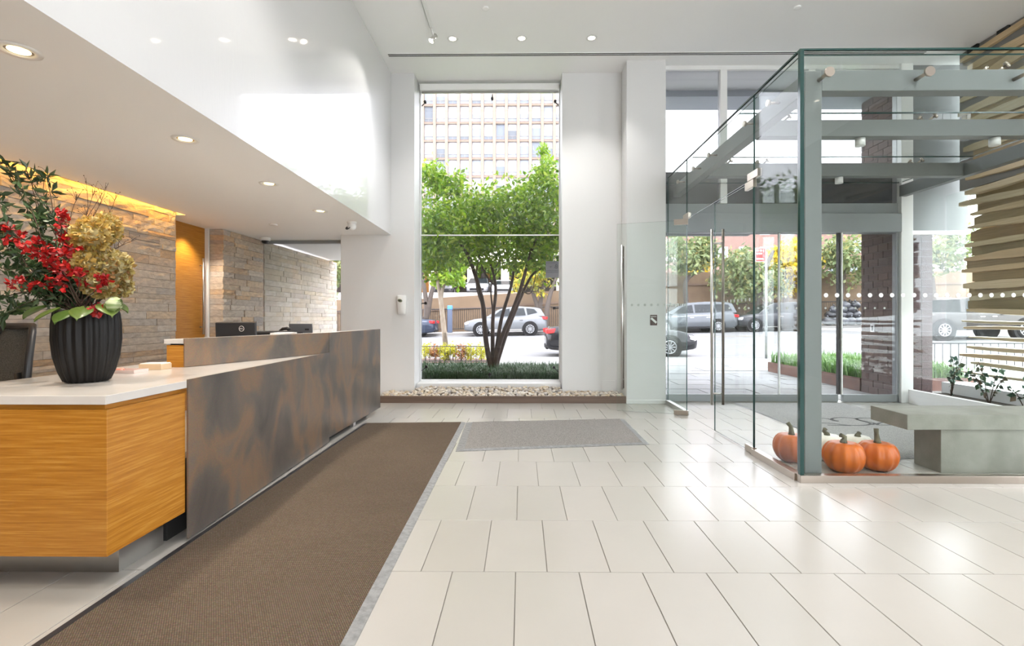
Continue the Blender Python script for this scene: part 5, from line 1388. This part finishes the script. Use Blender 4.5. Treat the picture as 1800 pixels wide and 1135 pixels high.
def park(name, label, px, Y, spec, pnt, flip=False, **k):
    """nose (or tail when flip) stands at picture column px"""
    x = at(px, 580, Y).x; L_ = spec['LEN']; W_ = spec['WID']
    xm = x + L_/2
    z = road_z(xm, Y)
    ang = math.atan(.0175*min(1, max(0,(Y-CURB)/13.5)))
    if not flip: o = car(name, label, (x, Y, road_z(x, Y)), 0, pnt, **spec, **k)
    else: o = car(name, label, (x + L_, Y, road_z(x+L_, Y)), math.pi, pnt, **spec, **k)
    o.rotation_euler = (0, -ang if not flip else ang, 0 if not flip else math.pi)
    return o
park('crossover', 'silver crossover parked across the street behind the stems', 819, 29.2, SUV, paint('silver_paint', (.15,.16,.17), .25, .4), cladding=True)
park('sedan', 'dark blue sedan tail at left edge of tall window', 768-4.9*870/29.2, 29.2, SED, paint('dark_blue_paint', (.025,.035,.06)))
park('sedan', 'black sedan parked at the near kerb between window and door', 959, 16.9, SED, M['blackcar'], flip=True)
park('minivan', 'grey minivan across the street seen through the glass doors', 1286-5.15*870/29.2, 29.2, VAN, paint('grey_van_paint', (.09,.10,.11), .25, .4))
park('station_wagon', 'dark grey station wagon parked behind the grey minivan', 1288, 29.2, WAG, paint('charcoal_paint', (.025,.027,.032)))
park('pickup_truck', 'dark pickup truck on the street beyond the slat wall', 1582, 23.0, TRK, paint('dark_brown_paint', (.035,.03,.028)), flip=True, cat='truck')
park('van', 'white van standing behind the dark pickup truck', 1570, 30.0, VAN, paint('white_van_paint', (.75,.76,.78), .3, .0), flip=True)
park('taxi', 'yellow cab at the right edge beyond the slats', 1778, 27.5, SED, paint('yellow_cab_paint', (.80,.42,.02), .3, 0))
for i, (px, nm, c) in enumerate(((735,'dark grey',(.06,.06,.065)),(796,'silver grey',(.30,.31,.33)),(840,'pale silver',(.55,.57,.60)))):
    t = car('sedan', nm + ' car parked up on the deck behind the wall', (at(px,520,41.5).x+2.0, 41.5, 3.2), math.pi/2, paint('deck_car_paint_%s' % nm.replace(' ', '_'), c), **(SUV if i == 1 else SED))
# trash bags
BAG = mat('black_trash_bag', (.035,.037,.045), .25, rand=[(.02,.021,.026),(.05,.052,.06),(.12,.125,.14)], bump=.5, bscale=7)
nb = ['at the left foot','in the middle of the foot','at the right foot','left of centre','right of centre','at the back left','at the back','at the back right','on top at left','on top in the middle','on top at right','at the far right end','highest on the heap','lowest at the kerb']
for i in range(14):
    row = 0 if i < 5 else (1 if i < 9 else 2)
    px = [1456,1470,1484,1497,1510, 1460,1476,1491,1506, 1466,1480,1495, 1486, 1503][i]; zz = [0,0,0,0,0,.38,.38,.38,.38,.72,.74,.72,1.0,.98][i]
    Y = 31.0 + [0,0,0,0,0,.35,.35,.35,.35,.5,.5,.5,.6,.6][i]
    r = random.Random(i); x = at(px, 570, Y).x
    t = thing('trash_bag', 'black trash bag in the kerbside heap, ' + nb[i], 'trash bag', (x, Y, fz(x)+zz), r.uniform(0,3), 'trash bags in the heap across the street')
    b = MB().ball((0,0,.27), (r.uniform(.30,.38), r.uniform(.26,.32), .25), 16, 10)
    b.v = [(p[0]*(1+.10*math.sin(7*p[1]+5*p[2]+i)), p[1]*(1+.1*math.sin(6*p[0]+i)), p[2]*(1+.08*math.sin(9*p[0]+4*p[1]))) for p in b.v]
    b.build('bag', BAG, t)
    MB().tube([(0,0,.52),(.02,0,.58),(.06,.01,.62)], [.05,.025,.05], 8).build('knot', BAG, t)
# little railing seen beyond the slat wall
t = thing('street_railing', 'thin black railing on the sidewalk beyond the slat wall', 'railing', (9.3, 12.0, 0))
MB().tube([(-.3,0,.25),(.25,0,.62),(4.5,0,.62)], .018, 6).build('rail', M['black'], t)
for i in range(22): MB().tube([(.25+i*.19,0,0),(.25+i*.19,0,.62)], .009, 5).build('bar', M['black'], t)
